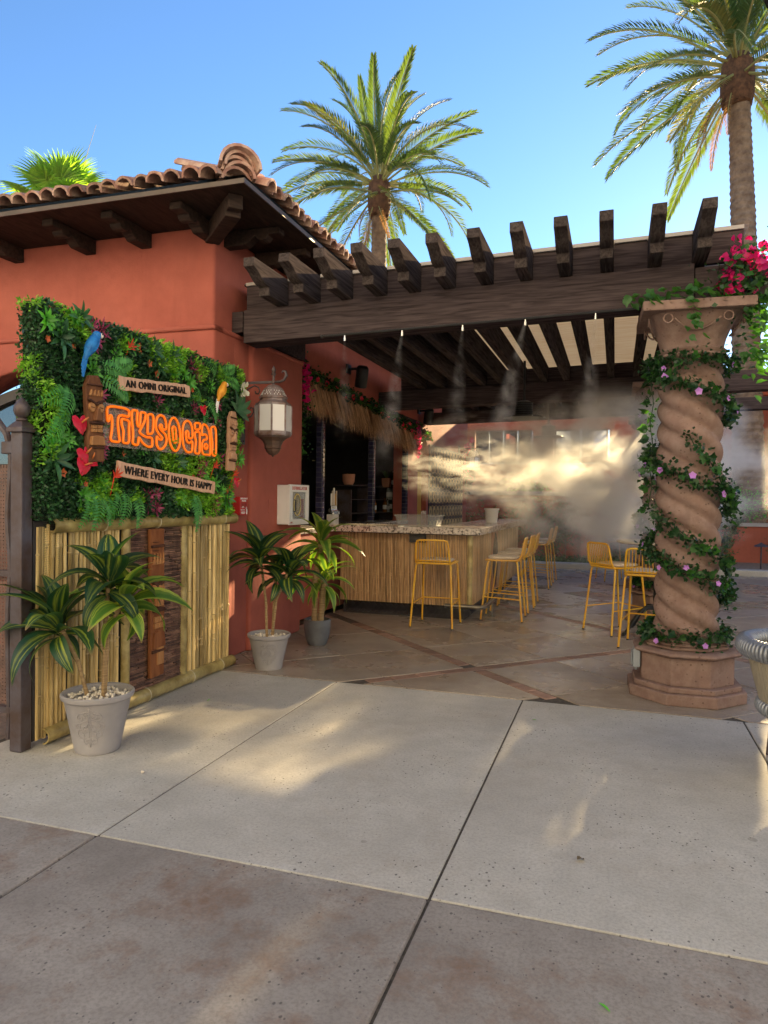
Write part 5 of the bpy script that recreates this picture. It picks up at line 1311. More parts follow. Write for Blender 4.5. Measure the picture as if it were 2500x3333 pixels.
# ------------------------------------------------------------------ potted plants
def stripemat(name, dark, pale, bands, trans=.3):
    N = NT(name); N.set(.38, 0, .45)
    tc = N.n('ShaderNodeTexCoord'); sp = N.n('ShaderNodeSeparateXYZ'); N.l(tc.outputs['UV'], sp.inputs[0])
    oi = N.n('ShaderNodeObjectInfo')
    nz = N.n('ShaderNodeTexNoise'); nz.inputs['Scale'].default_value = 1.0
    cb = N.n('ShaderNodeCombineXYZ'); N.l(N.math('MULTIPLY', sp.outputs[0], 16.0), cb.inputs[0]); N.l(N.math('MULTIPLY', sp.outputs[1], 1.1), cb.inputs[1]); N.l(N.math('MULTIPLY', oi.outputs['Random'], 50.0), cb.inputs[2]); N.l(cb.outputs[0], nz.inputs['Vector'])
    f = N.ramp(sp.outputs[0], bands)
    f = N.math('MULTIPLY', f, N.ramp(nz.outputs['Fac'], [(0.36, 0.0), (0.56, 1.0)]))
    fine = N.n('ShaderNodeTexWave', bands_direction='X'); fine.inputs['Scale'].default_value = 14; N.l(tc.outputs['UV'], fine.inputs['Vector'])
    c = N.mix(f, dark, pale); c = N.mix(N.math('MULTIPLY', fine.outputs['Fac'], .22), c, tuple(x*.55 for x in dark))
    hs = N.n('ShaderNodeHueSaturation'); N.l(N.math('ADD', N.math('MULTIPLY', oi.outputs['Random'], .6), .7), hs.inputs['Value']); N.l(c, hs.inputs['Color']); c = hs.outputs[0]
    tip = N.math('MULTIPLY', N.ramp(sp.outputs[1], [(.88, 0.0), (.99, 1.0)]), N.ramp(oi.outputs['Random'], [(.45, 0.0), (.6, 1.0)])); c = N.mix(tip, c, (.30,.19,.09))
    N.color(c); N.bump(fine.outputs['Fac'], .2, .002)
    tr = N.n('ShaderNodeBsdfTranslucent'); h2 = N.n('ShaderNodeHueSaturation'); h2.inputs['Value'].default_value = 2.0; N.l(N.mix(1.0, c, (1,1.2,.3), 'MULTIPLY'), h2.inputs['Color']); N.l(h2.outputs[0], tr.inputs[0])
    ms = N.n('ShaderNodeMixShader'); ms.inputs[0].default_value = trans; N.l(N.b.outputs[0], ms.inputs[1]); N.l(tr.outputs[0], ms.inputs[2]); N.l(ms.outputs[0], N.out.inputs[0])
    return N.mat
DRA = stripemat('yellow striped leaf', (0.016,0.060,0.032), (0.40,0.44,0.06), [(0.0,.0),(.2,.0),(.34,.9),(.45,.0),(.52,.0),(.64,1.0),(.76,.0),(1.0,.1)])
DRB = stripemat('lime striped leaf', (0.075,0.17,0.03), (0.42,0.46,0.08), [(0.0,.9),(.22,.7),(.38,.0),(.62,.0),(.78,.7),(1.0,.9)])
STEM = pm('ringed cane stem', (0.36,0.25,0.13), .8, (0.22,0.14,0.07), 5, stretch=(1,1,18), bump=.4, bscale=30)
POT = pm('warm grey resin pot', (0.33,0.315,0.325), .6, (0.27,0.255,0.265), 4, bump=.25, bscale=160, bdist=.002)
POTD = pm('dark grey glazed pot', (0.155,0.16,0.175), .4, (0.095,0.10,0.11), 5)
PEB = pm('white pebble', (0.72,0.66,0.58), .7, (0.55,0.49,0.42), 12, rand=.2)
SOIL = pm('potting soil', (0.06,0.045,0.035), .95)
pebms = []
for k in range(4):
    m_ = MB(); m_.ball((0,0,0),(.011+rnd.uniform(-.003,.004),.009+rnd.uniform(-.002,.003),.007),7,5); pebms.append(m_.mesh('pebble',[PEB],smooth='all'))
leafms = {}
def dleaf(L, W, bend, mat, key):
    if (key) not in leafms:
        m_ = MB(); m_.blade(L, W, bend, .32, 8, tipw=0.0, shape=.9); leafms[key] = m_.mesh('leaf', [mat], smooth='all')
    return leafms[key]
def potted(label, loc, R0, H, stems, mat, potmat, leafL, leafW, npeb, swirl=True, stem_r=.011, tw=1.0, prof=None, droop=1.0):
    t = thing('potted_plant', label, 'potted plant', loc, 0, 'variegated plants in grey pots')
    prof = prof or [(R0*.60,0),(R0*.63,.012),(R0*.64,.03),(R0*.90,H-.045),(R0*.93,H-.035),(R0*.98,H-.03),(R0,H-.018),(R0*1.0,H-.006),(R0*.96,H),(R0*.90,H-.006),(R0*.86,H-.04)]
    m_ = MB(); m_.lathe(prof, 40, cap=True); po = obj('pot', m_, potmat, t, smooth=True)
    if swirl:   # raised scrollwork on the side that faces the yard
        m_ = MB()
        def on(u, v):   # u angle, v height
            r = R0*(.64+.26*(v-.03)/(H-.075))+.001; return (r*math.cos(u), r*math.sin(u), v)
        u0 = -1.15
        for s in (-1,1):
            for (cu, cv, r0, r1, tu) in ((.16,.15,.004,.045,1.5),(.30,.115,.004,.035,1.4),(.13,.08,.003,.03,1.5),(.28,.20,.003,.028,1.5),(.10,.215,.003,.022,1.4),(.42,.15,.003,.022,1.3)):
                pts = []
                for i in range(16):
                    a = i/15*tu*2*math.pi; rr = r0+(r1-r0)*i/15
                    pts.append(on(u0+s*(cu+rr*math.cos(a)/R0*1.2), cv*H/.30+rr*math.sin(a)))
                m_.tube(pts, .0026, 5)
            m_.tube([on(u0+s*.03*math.sin(i/3), (.05+.2*i/10)*H/.30) for i in range(11)], .003, 5)
        obj('scroll_relief', m_, potmat, po, smooth='all')
    m_ = MB(); m_.lathe([(R0*.86,H-.05),(R0*.5,H-.042),(0,H-.04)], 20, cap=False); obj('soil', m_, SOIL, t)
    for k in range(npeb):
        a = rnd.uniform(0,6.28); r = R0*.83*math.sqrt(rnd.random())
        link('pebble', pebms[k % 4], t, TR(r*math.cos(a), r*math.sin(a), H-.034+rnd.uniform(0,.012), rnd.uniform(0,3), rnd.uniform(0,3), rnd.uniform(0,3), rnd.uniform(.8,1.4)))
    for si, (base, pts, nl, sc) in enumerate(stems):
        P = [Vector((base[0], base[1], H-.05))]+[Vector(p) for p in pts]
        Q = []
        for i in range(len(P)-1):
            for q in range(5): Q.append(P[i].lerp(P[i+1], q/5))
        Q.append(P[-1]); m_ = MB(); m_.tube(Q, [stem_r*(1+.12*(i % 2)) for i in range(len(Q))], 8); obj('stem', m_, STEM, t, smooth=True)
        top = P[-1]; ax = (P[-1]-P[-2]).normalized()
        for k in range(nl):
            az = k*2.39996+si; f = k/(nl-1)
            el = R_(78-92*f+rnd.uniform(-12,12))
            d = (math.cos(az)*math.cos(el), math.sin(az)*math.cos(el), math.sin(el)+.1)
            L = leafL*sc*(.75+.4*math.sin(math.pi*min(1,f*.9+.15)))*rnd.uniform(.88,1.12)
            bend = (1.25+.85*f)*droop*rnd.uniform(.8,1.15); kb = round(bend*3)/3
            lm = dleaf(leafL, leafW*1.12, kb, mat[si], (label, kb, mat[si].name))
            d = Vector(d); d.x += ax.x*.5; d.y += ax.y*.5
            link('leaf', lm, t, aim(top-Vector((0,0,.10*f*tw)), d, rnd.uniform(-.5,.5), L/leafL))
    return t
cr = Vector((.951,.309,0))
def rel(r, z, back=0.0): v = cr*r+Vector((-.309,.951,0))*back; return (v.x, v.y, z)
potted('striped leaf plant in a large grey pot in front of the bamboo screen', (-2.80,3.36,0), .20, .335,
       [((.02,.02), [rel(.03,.6,.02), rel(.045,.98,.03)], 16, 1.0), ((-.05,-.02), [rel(-.10,.5,-.03), rel(-.20,.74,-.06)], 18, 1.08), ((.02,.03), [rel(.045,.68,.03), rel(.13,.86,.06)], 15, .95)], (DRA,DRA,DRB), POT, .365, .105, 120)  # right crown gets the lime leaf colour to look sunlit
potted('striped leaf plant in a grey pot at the red wall below the lantern', (-2.79,5.46,0), .183, .30,
       [((-.02,.0), [rel(-.03,.58), rel(-.08,.95,-.02)], 17, 1.05), ((.02,.02), [rel(.035,.55,.03), rel(.05,.80,.04)], 9, .85), ((.03,0), [rel(.06,.58,-.02), rel(.17,.84,-.04)], 14, 1.0)], (DRA,DRA,DRA), POT, .38, .10, 90)
potted('lime green striped plant in a dark grey pot beside the bar counter', (-2.80,6.52,0), .135, .255,
       [((-.03,.0), [rel(-.03,.62), rel(.03,1.02)], 24, 1.1), ((.035,.0), [rel(.045,.45), rel(.06,.66)], 19, 1.0)], (DRB,DRB), POTD, .40, .075, 30, swirl=False, stem_r=.030,
       prof=[(.085,0),(.095,.01),(.118,.08),(.132,.17),(.135,.24),(.133,.255),(.122,.255),(.118,.22)], droop=1.15)

# ------------------------------------------------------------------ vines and flowers
IVY = leafmat('ivy leaf', (0.055,0.155,0.035), (0.025,0.085,0.03), .35, .35, .4, tcol=(1.1,1.2,.25))
IVYD = leafmat('dark ivy leaf', (0.022,0.065,0.022), (0.012,0.04,0.016), .25, .35, .4)
VIO = leafmat('violet petal', (0.50,0.22,0.62), (0.62,0.40,0.70), .35, .5, .2, tcol=(1,.8,1))
PINK = leafmat('magenta bract', (0.62,0.02,0.16), (0.42,0.01,0.22), .3, .45, .4, tcol=(1,.5,.7))
CRIM = leafmat('crimson petal', (0.60,0.03,0.07), (0.50,0.02,0.05), .3, .45, .3, tcol=(1,.5,.5))
def ivyleaf():
    m_ = MB(); o = [(0,0),(.010,-.022),(.030,-.026),(.040,-.012),(.062,0),(.040,.012),(.030,.026),(.010,.022)]
    m_.add([(.026,0,-.006)]+[(x,y,.006*abs(y)/.02-.10*x*x) for x,y in o], [(0,1+i,1+(i+1)%8) for i in range(8)]); return m_
ivm = ivyleaf().mesh('leaf', [IVY], smooth='all'); ivd = ivyleaf().mesh('leaf', [IVYD], smooth='all')
def flower(mat, n=5, L=.035, W=.036, cup=.55):
    m_ = MB()
    for k in range(n):
        a = 2*math.pi*k/n; m_.blade(L, W, .5, .2, 3, aim((0,0,0),(cup,math.cos(a),math.sin(a)),0,1,(1,0,0)), tipw=.4)
    return m_.mesh('flower', [mat], smooth='all')
vfm = flower(VIO); pfm = flower(PINK, 3, .040, .040, .9); cfm = flower(CRIM, 6, .035, .028, .4)
def heart_cloud(name, P, Nn, size, mat, parent, T): return leafcloud(name, P, Nn, size, mat, parent, T, .8, .85)
gar = thing('ivy_garland', 'ivy garland with violet flowers spiralling round the front stone column', 'garland', (CX_, CY_, 0))
paths = []
def helix(z0, z1, a0, turns, n, r=.262): return [(r*math.cos(a0+2*math.pi*turns*i/n), r*math.sin(a0+2*math.pi*turns*i/n), z0+(z1-z0)*i/n+.015*math.sin(i*1.7)) for i in range(n+1)]
paths.append((helix(2.47, .50, math.pi*1.02, 2.9, 150), 1.0))
paths.append((helix(2.50, 2.49, math.pi, 1.0, 50), .9))
paths.append((helix(.47, .46, math.pi, 1.0, 46), .8))
paths.append((helix(1.95, 1.35, math.pi*1.45, .28, 24, .275), .6)); paths.append((helix(1.38, .92, math.pi*1.15, .42, 26, .268), .7))
paths.append(([( -.275-.01*math.sin(i), -.05, 2.45-i*.05) for i in range(22)], .35))
fine, fn_ = [], []; cnt = 0
for pts, dens in paths:
    m_ = MB(); m_.tube(pts, .004, 5); obj('vine_stem', m_, IVYD, gar, smooth=True)
    for i, p in enumerate(pts):
        p = Vector(p); o = Vector((p.x, p.y, 0)).normalized()
        for q in range(int(20*dens)):
            fine.append(p+Vector((rnd.gauss(0,.028), rnd.gauss(0,.028), rnd.gauss(0,.036)))+o*rnd.uniform(-.005,.03)); fn_.append(o+Vector((0,0,rnd.uniform(-.3,.4))))
        if (rnd.random() < .95*dens and cnt < 290 and i % 1 == 0) or dens == .35:
            cnt += 1
            d = o*rnd.uniform(.4,1)+Vector((rnd.uniform(-.8,.8), rnd.uniform(-.8,.8), rnd.uniform(-.9,.35)))
            link('leaf', ivm if rnd.random() < .6 else ivd, gar, aim(p+o*.02+Vector((0,0,rnd.uniform(-.03,.03))), d, rnd.uniform(-.6,.6), rnd.uniform(1.0,1.6), upv=o))
heart_cloud('fine_foliage', np.array(fine), np.array(fn_), .034, IVYD, gar, None)
for k in range(34):
    pts = paths[0][0] if k < 26 else paths[1 if k < 30 else 2][0]; p = Vector(pts[int((k % 26)/26*len(pts)*.98)+2 if k < 26 else (k*13) % len(pts)]); o = Vector((p.x,p.y,0)).normalized()
    link('flower', vfm, gar, aim(p+o*.055+Vector((0,0,rnd.uniform(-.05,.03))), o+Vector((rnd.uniform(-.4,.4),rnd.uniform(-.4,.2),rnd.uniform(-.3,.3))), rnd.uniform(0,6), rnd.uniform(.7,.95)))
dup(gar, (CX_+.02, 9.45, 0), 1.1, 'ivy garland on the second column behind the round table')
def vine(name, label, loc, clumps, leafscale=1.0, cat='vine', nleaf_max=300):
    """clumps: (centre, (sx,sy,sz), number, kind) relative to loc"""
    t = thing(name, label, cat, loc)
    for (c, s_, n_, kind) in clumps:
        if kind == 'fine':
            P = np.array([Vector(c)+Vector((rnd.gauss(0,s_[0]),rnd.gauss(0,s_[1]),rnd.gauss(0,s_[2]))) for _ in range(n_)]); heart_cloud('fine_foliage', P, np.tile([.6,-.6,.0],(n_,1)), .035*leafscale, IVYD, t, None); continue
        for k in range(n_):
            p = Vector(c)+Vector((rnd.gauss(0,s_[0]),rnd.gauss(0,s_[1]),rnd.gauss(0,s_[2])))
            me = {'leaf': ivm, 'dark': ivd, 'pink': pfm, 'red': cfm}[kind]
            d = Vector((rnd.uniform(-.2,1),rnd.uniform(-1,.2),rnd.uniform(-.9,.3)))
            link('leaf' if kind in ('leaf','dark') else 'flower', me, t, aim(p, d, rnd.uniform(-.7,.7), rnd.uniform(.9,1.4)*leafscale, upv=(.3,-.6,.7)))
    return t
v1 = vine('flowering_vine', 'green vine with magenta flowers hanging from the column top', (CX_+.33, CY_-.25, 2.90),
     [((-.02,0,.30),(.06,.06,.08),46,'pink'),((-.10,0,.10),(.05,.05,.05),22,'pink'),((0,0,.15),(.10,.08,.12),70,'leaf'),((-.35,-.05,.06),(.22,.06,.03),55,'leaf'),((-.70,-.08,.05),(.08,.05,.02),18,'leaf'),((.06,0,-.15),(.06,.06,.14),55,'leaf'),((.08,0,-.42),(.05,.05,.10),34,'leaf'),((-.36,-.13,-.12),(.03,.02,.09),20,'leaf'),((0,0,.1),(.12,.09,.14),500,'fine')])
v2 = vine('flowering_vine', 'dark vine with a mass of magenta flowers hanging at the left end of the thatch', (-3.44, 7.36, 2.4),
     [((.02,0,.50),(.05,.07,.10),70,'pink'),((.04,.05,.28),(.04,.07,.09),34,'pink'),((0,-.04,.15),(.05,.09,.20),90,'dark'),((0,-.05,-.15),(.05,.08,.14),70,'leaf'),((0,-.05,-.42),(.04,.07,.10),26,'leaf'),((0,0,.1),(.06,.10,.3),900,'fine')])
gl_ = thing('flower_garland', 'leafy garland with red flowers along the top of the thatch fringe', 'garland', (-3.48, 10.3, 2.9))
P, Nn = [], []
for i in range(95):
    y = 7.55+i*.062; z = 2.93-.05*(y-7.5)*.9
    for q in range(20): P.append((rnd.gauss(.02,.03), y-10.3+rnd.gauss(0,.03), z-2.9+rnd.gauss(0,.045))); Nn.append((1,-.3,rnd.uniform(-.4,.5)))
    if i % 2 == 0: link('leaf', ivm, gl_, aim((.05,y-10.3,z-2.9+rnd.uniform(-.06,.06)),(1,rnd.uniform(-1,.4),rnd.uniform(-.8,.3)),rnd.uniform(-1,1),1.6))
    if i % 5 == 0 or (i > 60 and i % 3 == 0): link('flower', cfm, gl_, aim((.06,y-10.3,z-2.9+rnd.uniform(-.08,.03)),(1,-.4,.1),rnd.uniform(0,6),1.4))
heart_cloud('fine_foliage', np.array(P), np.array(Nn), .05, IVYD, gl_, None)
v3 = vine('flowering_vine', 'purple and red blossom strand hanging in front of the thatch by the second speaker', (-3.40, 12.35, 2.55), [((0,0,.15),(.03,.06,.10),30,'pink'),((0,0,-.12),(.03,.05,.10),24,'pink'),((.02,0,.02),(.03,.07,.06),14,'red'),((0,0,.05),(.03,.06,.15),30,'dark')], 1.2)
v4 = vine('flowering_vine', 'pink flowering vine at the far end of the bar wall', (-3.45, 17.3, 2.3), [((0,0,.1),(.06,.10,.22),60,'pink'),((0,0,-.3),(.06,.10,.2),60,'dark')], 1.8)
# thatch fringe over the bar opening
TH1 = pm('dry palm thatch', (0.52,0.31,0.17), .85, (0.30,0.16,0.085), 3, island=.45, rand=.01)
thf = thing('thatch_fringe', 'dry palm thatch fringe hanging over the bar opening', 'thatch', (-3.50, 10.3, 2.88))
mb = MB(); mb.box(-.04, -.0, -2.80, 2.85, -.05, .03); obj('batten', mb, RAFT, thf)
mb = MB()
for k in range(2300):
    y = rnd.uniform(7.5, 13.1); z = 2.90-.045*(y-7.5); L = rnd.uniform(.34,.52)*(1-.02*(y-7.5)); 
    mb.blade(L, rnd.uniform(.010,.022), rnd.uniform(-.12,.25), .2, 3, aim((rnd.uniform(0,.05), y-10.3, z-2.88), (rnd.uniform(.02,.35), rnd.gauss(0,.10), -1), rnd.uniform(-.8,.8), 1, upv=(1,0,0)), shape=.5)
stuff(obj('fringe', mb, TH1, thf))
# speakers under the eaves, mist line, misting fans
def speaker(label, loc):
    t = thing('speaker', label, 'speaker', loc, 0, 'black speakers on the bar wall')
    m_ = MB(); m_.box(-.0,.03,-.07,.07,-.06,.06); obj('wall_bracket', m_, BLACK, t); m_ = MB(); m_.tube([(.02,0,0),(.12,0,.0),(.15,.05,-.02)],.018,6); obj('arm', m_, BLACK, t)
    m_ = MB(); m_.lathe([(.065,-.15),(.085,-.14),(.085,.12),(.06,.15)], 16); obj('body', m_, BLACK, t, TR(.18,.08,-.10,R_(14),R_(12),0), smooth=True)
    return t
sp1 = speaker('black cylindrical speaker on the red wall above the left part of the thatch', (-3.545, 9.2, 3.24)); dup(sp1, (-3.545, 12.9, 3.12), 0, 'black cylindrical speaker on the red wall behind the purple blossom strand')
ml = thing('mist_line', 'thin mist pipe with small nozzles along the front pergola beam', 'mist line', (-.2, 5.685, 2.86))
mb = MB(); mb.tube([(-2.22,0,-.012+tilt(-2.4)-.02),(0.35,0,tilt(.15)-.032)], .010, 8); mb.ball((-2.23,0,-.014),.017,8,5); obj('pipe', mb, BLACK, ml, smooth=True)
NOZ = [-2.22,-1.71,-1.20,-.70,-.17]
for x in NOZ:
    m_ = MB(); z = tilt(x)-.036; m_.tube([(x+.2,0,z+.01),(x+.2,0,z-.022)], .006, 6); m_.tube([(x+.2,0,z-.022),(x+.2,0,z-.05)], .0085, 6, m=0); obj('nozzle', m_, CHR, ml)
def mfan(label, loc):
    t = thing('misting_fan', label, 'fan', loc, 0, 'black misting fans hanging under the pergola')
    m_ = MB(); m_.lathe([(.05,-.005),(.235,0),(.245,.012),(.235,.024),(.06,.03)], 32); obj('disc', m_, BLACK, t, smooth=True)
    m_ = MB(); m_.lathe([(.10,.03)]+[(q,z) for k in range(6) for q,z in ((.11,.04+k*.028),(.115,.055+k*.028),(.095,.06+k*.028))]+[(.05,.22)], 24); obj('motor', m_, BLACK, t, smooth=True)
    m_ = MB(); m_.tube([(0,0,.2),(0,0,.72)], .016, 8); obj('drop_rod', m_, BLACK, t)
    for k in range(6): a = k*1.047; m_ = MB(); m_.tube([(.235*math.cos(a),.235*math.sin(a),.012),(.265*math.cos(a),.265*math.sin(a),.008)], .008, 6); obj('nozzle', m_, CHR, t)
    return t
mf = mfan('black misting fan disc hanging near the bar corner under the pergola', (-1.12, 9.1, 2.50)); dup(mf, (-1.10, 12.3, 2.53), .3, 'black misting fan farther back under the pergola')

# ------------------------------------------------------------------ palms
TRK = pm('palm trunk bark', (0.29,0.205,0.14), .9, (0.15,0.10,0.07), 6, bump=.5, bscale=25, bdist=.02)
BOOT = pm('dark palm boots', (0.17,0.085,0.045), .95, (0.07,0.036,0.022), 9, bump=.6, bscale=18, bdist=.03)
PALM = leafmat('palm leaflet', (0.105,0.155,0.05), (0.055,0.10,0.042), .28, .6, .6, tcol=(1.1,1.1,.3), rand=.8)
RACH = pm('palm rib', (0.36,0.36,0.14), .6, (0.28,0.27,0.10), 5)
def frond(e0, L, seed, nl=78):
    r_ = random.Random(seed); m_ = MB(); pts = []; x = z = 0; e = e0; n = 24
    drp = (1.05 if e0 > R_(55) else 1.25)*r_.uniform(.85,1.2)*(1.0 if e0 > 0 else .55)
    for i in range(n+1):
        pts.append(Vector((x,0,z))); x += L/n*math.cos(e); z += L/n*math.sin(e); e -= drp/n*(.35+1.3*i/n)
        e = max(e, R_(-88))
    m_.tube(pts, [.030*(1-.85*i/n)+.003 for i in range(n+1)], 5, m=1)
    for k in range(nl):
        t = .17+.83*k/nl; f = t*n; i = min(n-1, int(f)); p = pts[i].lerp(pts[i+1], f-i); d = (pts[i+1]-pts[i]).normalized(); nrm = Vector((-d.z,0,d.x))
        l = .42*(math.sin(math.pi*(.10+.86*t))**.55)*r_.uniform(.85,1.1)*L/3.2
        for s in (-1,1):
            dd = d*(.62+.55*t)+Vector((0,s,0))*(.85-.35*t)+nrm*r_.uniform(.22,.55)
            m_.blade(l, .034, r_.uniform(.25,.6), .3, 2, aim(p, dd, 0, 1, upv=nrm), shape=.6)
    return m_.mesh('frond', [PALM, RACH])
fel = [86,72,58,44,30,16,2,-14,-32]
FR = {e: [frond(R_(e), 3.15*(.92 if e > 60 else 1.0), 11*e+k+500) for k in range(2)] for e in fel}
DEADL = leafmat('dead palm leaflet', (0.30,0.20,0.10), (0.18,0.11,0.06), .2, .8, .4, tcol=(1,.8,.4))
DEADF = frond(R_(-58), 2.6, 77, 46); DEADF.materials[0] = DEADL
def palm(label, base, top, r0, r1, seed, s=1.0, nf=None, skirt=True, group='date palms'):
    r_ = random.Random(seed); b, tp_ = Vector(base), Vector(top); t = thing('palm_tree', label, 'palm tree', base, 0, group); h = tp_-b
    m_ = MB(); n = 18; vs_, fs = [], []; rows = int(h.length/.085)
    for i in range(rows+1):
        f = i/rows; c = h*f+Vector((.12*math.sin(f*2.5),0,0))*(h.length/10)*(1-f)*f
        for j in range(n):
            a = 2*math.pi*(j+.5*(i % 2))/n; bl = (j+i//2) % 2
            r = (r0+(r1-r0)*min(1,f*1.15)+.10*r0*math.exp(-f*18))*(1+.075*((i % 2)*1.0-.3*bl)+r_.uniform(-.02,.02)); vs_.append((c.x+r*math.cos(a), c.y+r*math.sin(a), c.z))
    for i in range(rows):
        for j in range(n): fs.append((i*n+j, i*n+(j+1)%n, (i+1)*n+(j+1)%n, (i+1)*n+j))
    m_.add(vs_, fs); obj('trunk', m_, TRK, t)
    if skirt:
        m_ = MB(); k_ = r1*1.0; m_.lathe([(k_*.9,-.98*s),(k_*1.40,-.92*s),(k_*1.60,-.70*s),(k_*1.62,-.35*s),(k_*1.5,-.05*s),(k_*1.1,.12*s),(.05,.25*s)], 20, T=Matrix.Translation(h))
        for q in range(330):
            f = r_.uniform(0,1); a = r_.uniform(0,6.28); z = (-.98+1.05*f)*s; rr = k_*(1.25+.35*math.sin(math.pi*min(1,f+.15))); c = h+Vector((rr*math.cos(a), rr*math.sin(a), z)); d = Vector((math.cos(a)*.55, math.sin(a)*.55, .8))
            m_.prism([(-.045*s,0),(.045*s,0),(.022*s,.17*s),(-.022*s,.17*s)], -.02, .02, T=aim(c-d*.05, d.cross(Vector((math.cos(a),math.sin(a),0))), 0, 1, upv=d) @ Matrix.Rotation(R_(0),4,'X'))
        obj('crown_boots', m_, BOOT, t)
    cnt_ = nf or {86:3,72:6,58:7,44:7,30:8,16:8,2:7,-14:6,-32:6}
    for e, q in cnt_.items():
        a0 = r_.uniform(0,6.28)
        if e == -32:
            for k in range(5):
                a = r_.uniform(0,6.28); link('dead_frond', DEADF, t, Matrix.Translation(h+Vector((r1*1.2*math.cos(a), r1*1.2*math.sin(a), -.7*s))) @ Matrix.Rotation(a,4,'Z') @ Matrix.Rotation(r_.uniform(-.3,.5),4,'X') @ Matrix.Scale(s*r_.uniform(.45,.7),4))
        for k in range(q):
            a = a0+2*math.pi*k/q+r_.uniform(-.25,.25); z = (.1 if e > 30 else -.05 if e > -5 else -.35)*s; rr = r1*(.5 if e > 30 else 1.0)
            link('frond', FR[e][r_.randrange(2)], t, Matrix.Translation(h+Vector((rr*math.cos(a), rr*math.sin(a), z))) @ Matrix.Rotation(a,4,'Z') @ Matrix.Rotation(r_.uniform(-.10,.10),4,'Y') @ Matrix.Rotation(r_.uniform(-.5,.5),4,'X') @ Matrix.Scale(s*r_.uniform(.88,1.08),4))
    return t
palm('tall date palm rising behind the pergola between roof and sky', (-6.5,19.06,0), (-6.47,19.09,10.35), .28, .20, 5, 1.0)
palm('tall date palm at the upper right with its trunk behind the front column', (3.25,19.9,0), (2.72,19.9,12.55), .40, .25, 9, 1.15)
palm('date palm whose fronds just reach in at the right edge above the beam', (9.6,27.0,0), (9.4,27,8.2), .35, .24, 21, 1.05)
# fan palm behind the roof
FANM = leafmat('fan palm blade', (0.27,0.36,0.06), (0.16,0.26,0.05), .4, .45, .3)
fp = thing('fan_palm', 'bright green fan palm peeping over the left roof edge', 'palm tree', (-13.4,14.8,.30))
mb = MB(); mb.tube([(0,0,0),(.05,0,4),(0,0,8.35)], [.30,.22,.2], 14); obj('trunk', mb, TRK, fp, smooth=True)
def fanleaf():
    m_ = MB(); m_.tube([(0,0,0),(.5,0,.05),(.9,0,0)], .015, 5)
    for k in range(26):
        a = -2.1+4.2*k/25; m_.blade(.95*(1-.12*abs(a)), .125, .9, .35, 4, aim((.9,0,0),(math.cos(a),math.sin(a),.10),0,1), shape=.45)
    return m_.mesh('fan_leaf',[FANM])
fm_ = [fanleaf() for _ in range(2)]
for k in range(30):
    a = k*2.4; e = R_(85-3.6*k+rnd.uniform(-8,8)); link('fan_leaf', fm_[k % 2], fp, aim((0,0,8.3), (math.cos(a)*math.cos(e), math.sin(a)*math.cos(e), math.sin(e)), rnd.uniform(-.5,.5), rnd.uniform(.8,1.0)))
for k in range(3): mb = MB(); a = k*2.1; mb.tube([(0,0,8.3),(.5*math.cos(a),.5*math.sin(a),9.4),(.9*math.cos(a),.9*math.sin(a),10.4-.4*k)], [.015,.01,.004], 5); obj('flower_spike', mb, RACH, fp)

# ------------------------------------------------------------------ far side of the courtyard
tb_ = thing('terrace_building', 'long red stucco building with windows across the courtyard, seen through mist', 'building', (-1, 21.2, 0)); tI = Matrix.Translation((1,-21.2,0))
def fwall(x0,x1,z0,z1,y=21.2,d=.4): mb = MB(); mb.box(x0,x1,y,y+d,z0,z1); obj('wall', mb, REDFAR, tb_, tI)
fwall(-14,-4.05,0,4.4); fwall(-4.05,3.9,0,2.55); fwall(-4.05,3.9,3.55,4.35); fwall(-2.35,-1.75,2.55,3.55); fwall(-.2,3.9,2.55,3.55); fwall(3.9,16,0,8.6,20.6,1.0)  # the last, tall block is added out of view to shade the foreground paving
mb = MB(); mb.box(-14,3.9,21.12,21.7,4.35,4.65); obj('parapet', mb, REDFAR, tb_, tI, bev=.02)
mb = MB(); mb.box(-1.74,-.21,21.25,21.5,2.6,2.75); obj('sill', mb, REDFAR, tb_, tI)
SKYG = GLZM
for (x0, x1, n) in ((-4.03,-2.36,4),(-1.73,-.22,2)):
    w = (x1-x0)/n
    for k in range(n):
        f = bpy.data.objects.new('window', None); C.objects.link(f); f.parent = tb_; f.matrix_local = tI
        a, b = x0+k*w+.01, x0+(k+1)*w-.01; mb = MB()
        mb.box(a,b,21.22,21.32,2.56,2.60); mb.box(a,b,21.22,21.32,3.50,3.545); mb.box(a,a+.05,21.22,21.32,2.60,3.50); mb.box(b-.05,b,21.22,21.32,2.60,3.50); obj('frame', mb, WINF, f)
        mb = MB(); mb.box(a+.05,b-.05,21.26,21.27,2.60,3.50); obj('pane', mb, SKYG, f)
mb = MB(); mb.prism(arch(-2.92,.46,1.85,2.22,1.3), 0, .02, T=XZ(21.19)); obj('arch_niche', mb, DARK, tb_, tI)
gw = thing('garden_wall', 'low red garden wall with pale coping behind the bar patio', 'garden wall', (-2,17.9,0)); gI = Matrix.Translation((2,-17.9,0))
mb = MB(); mb.box(-6,-.78,17.9,18.2,0,1.60); obj('wall', mb, REDFAR, gw, gI); mb = MB(); mb.box(-6,-.76,17.84,18.26,1.60,1.70); obj('coping', mb, CAPM, gw, gI, bev=.01)
mb = MB(); mb.box(-.775,-.28,17.7,18.2,0,1.46); obj('pier', mb, REDFAR, gw, gI, bev=.01)
gw2 = thing('garden_wall', 'low red garden wall with ledge behind the palm trunk at right', 'garden wall', (4,19.0,0)); gI2 = Matrix.Translation((-4,-19.0,0))
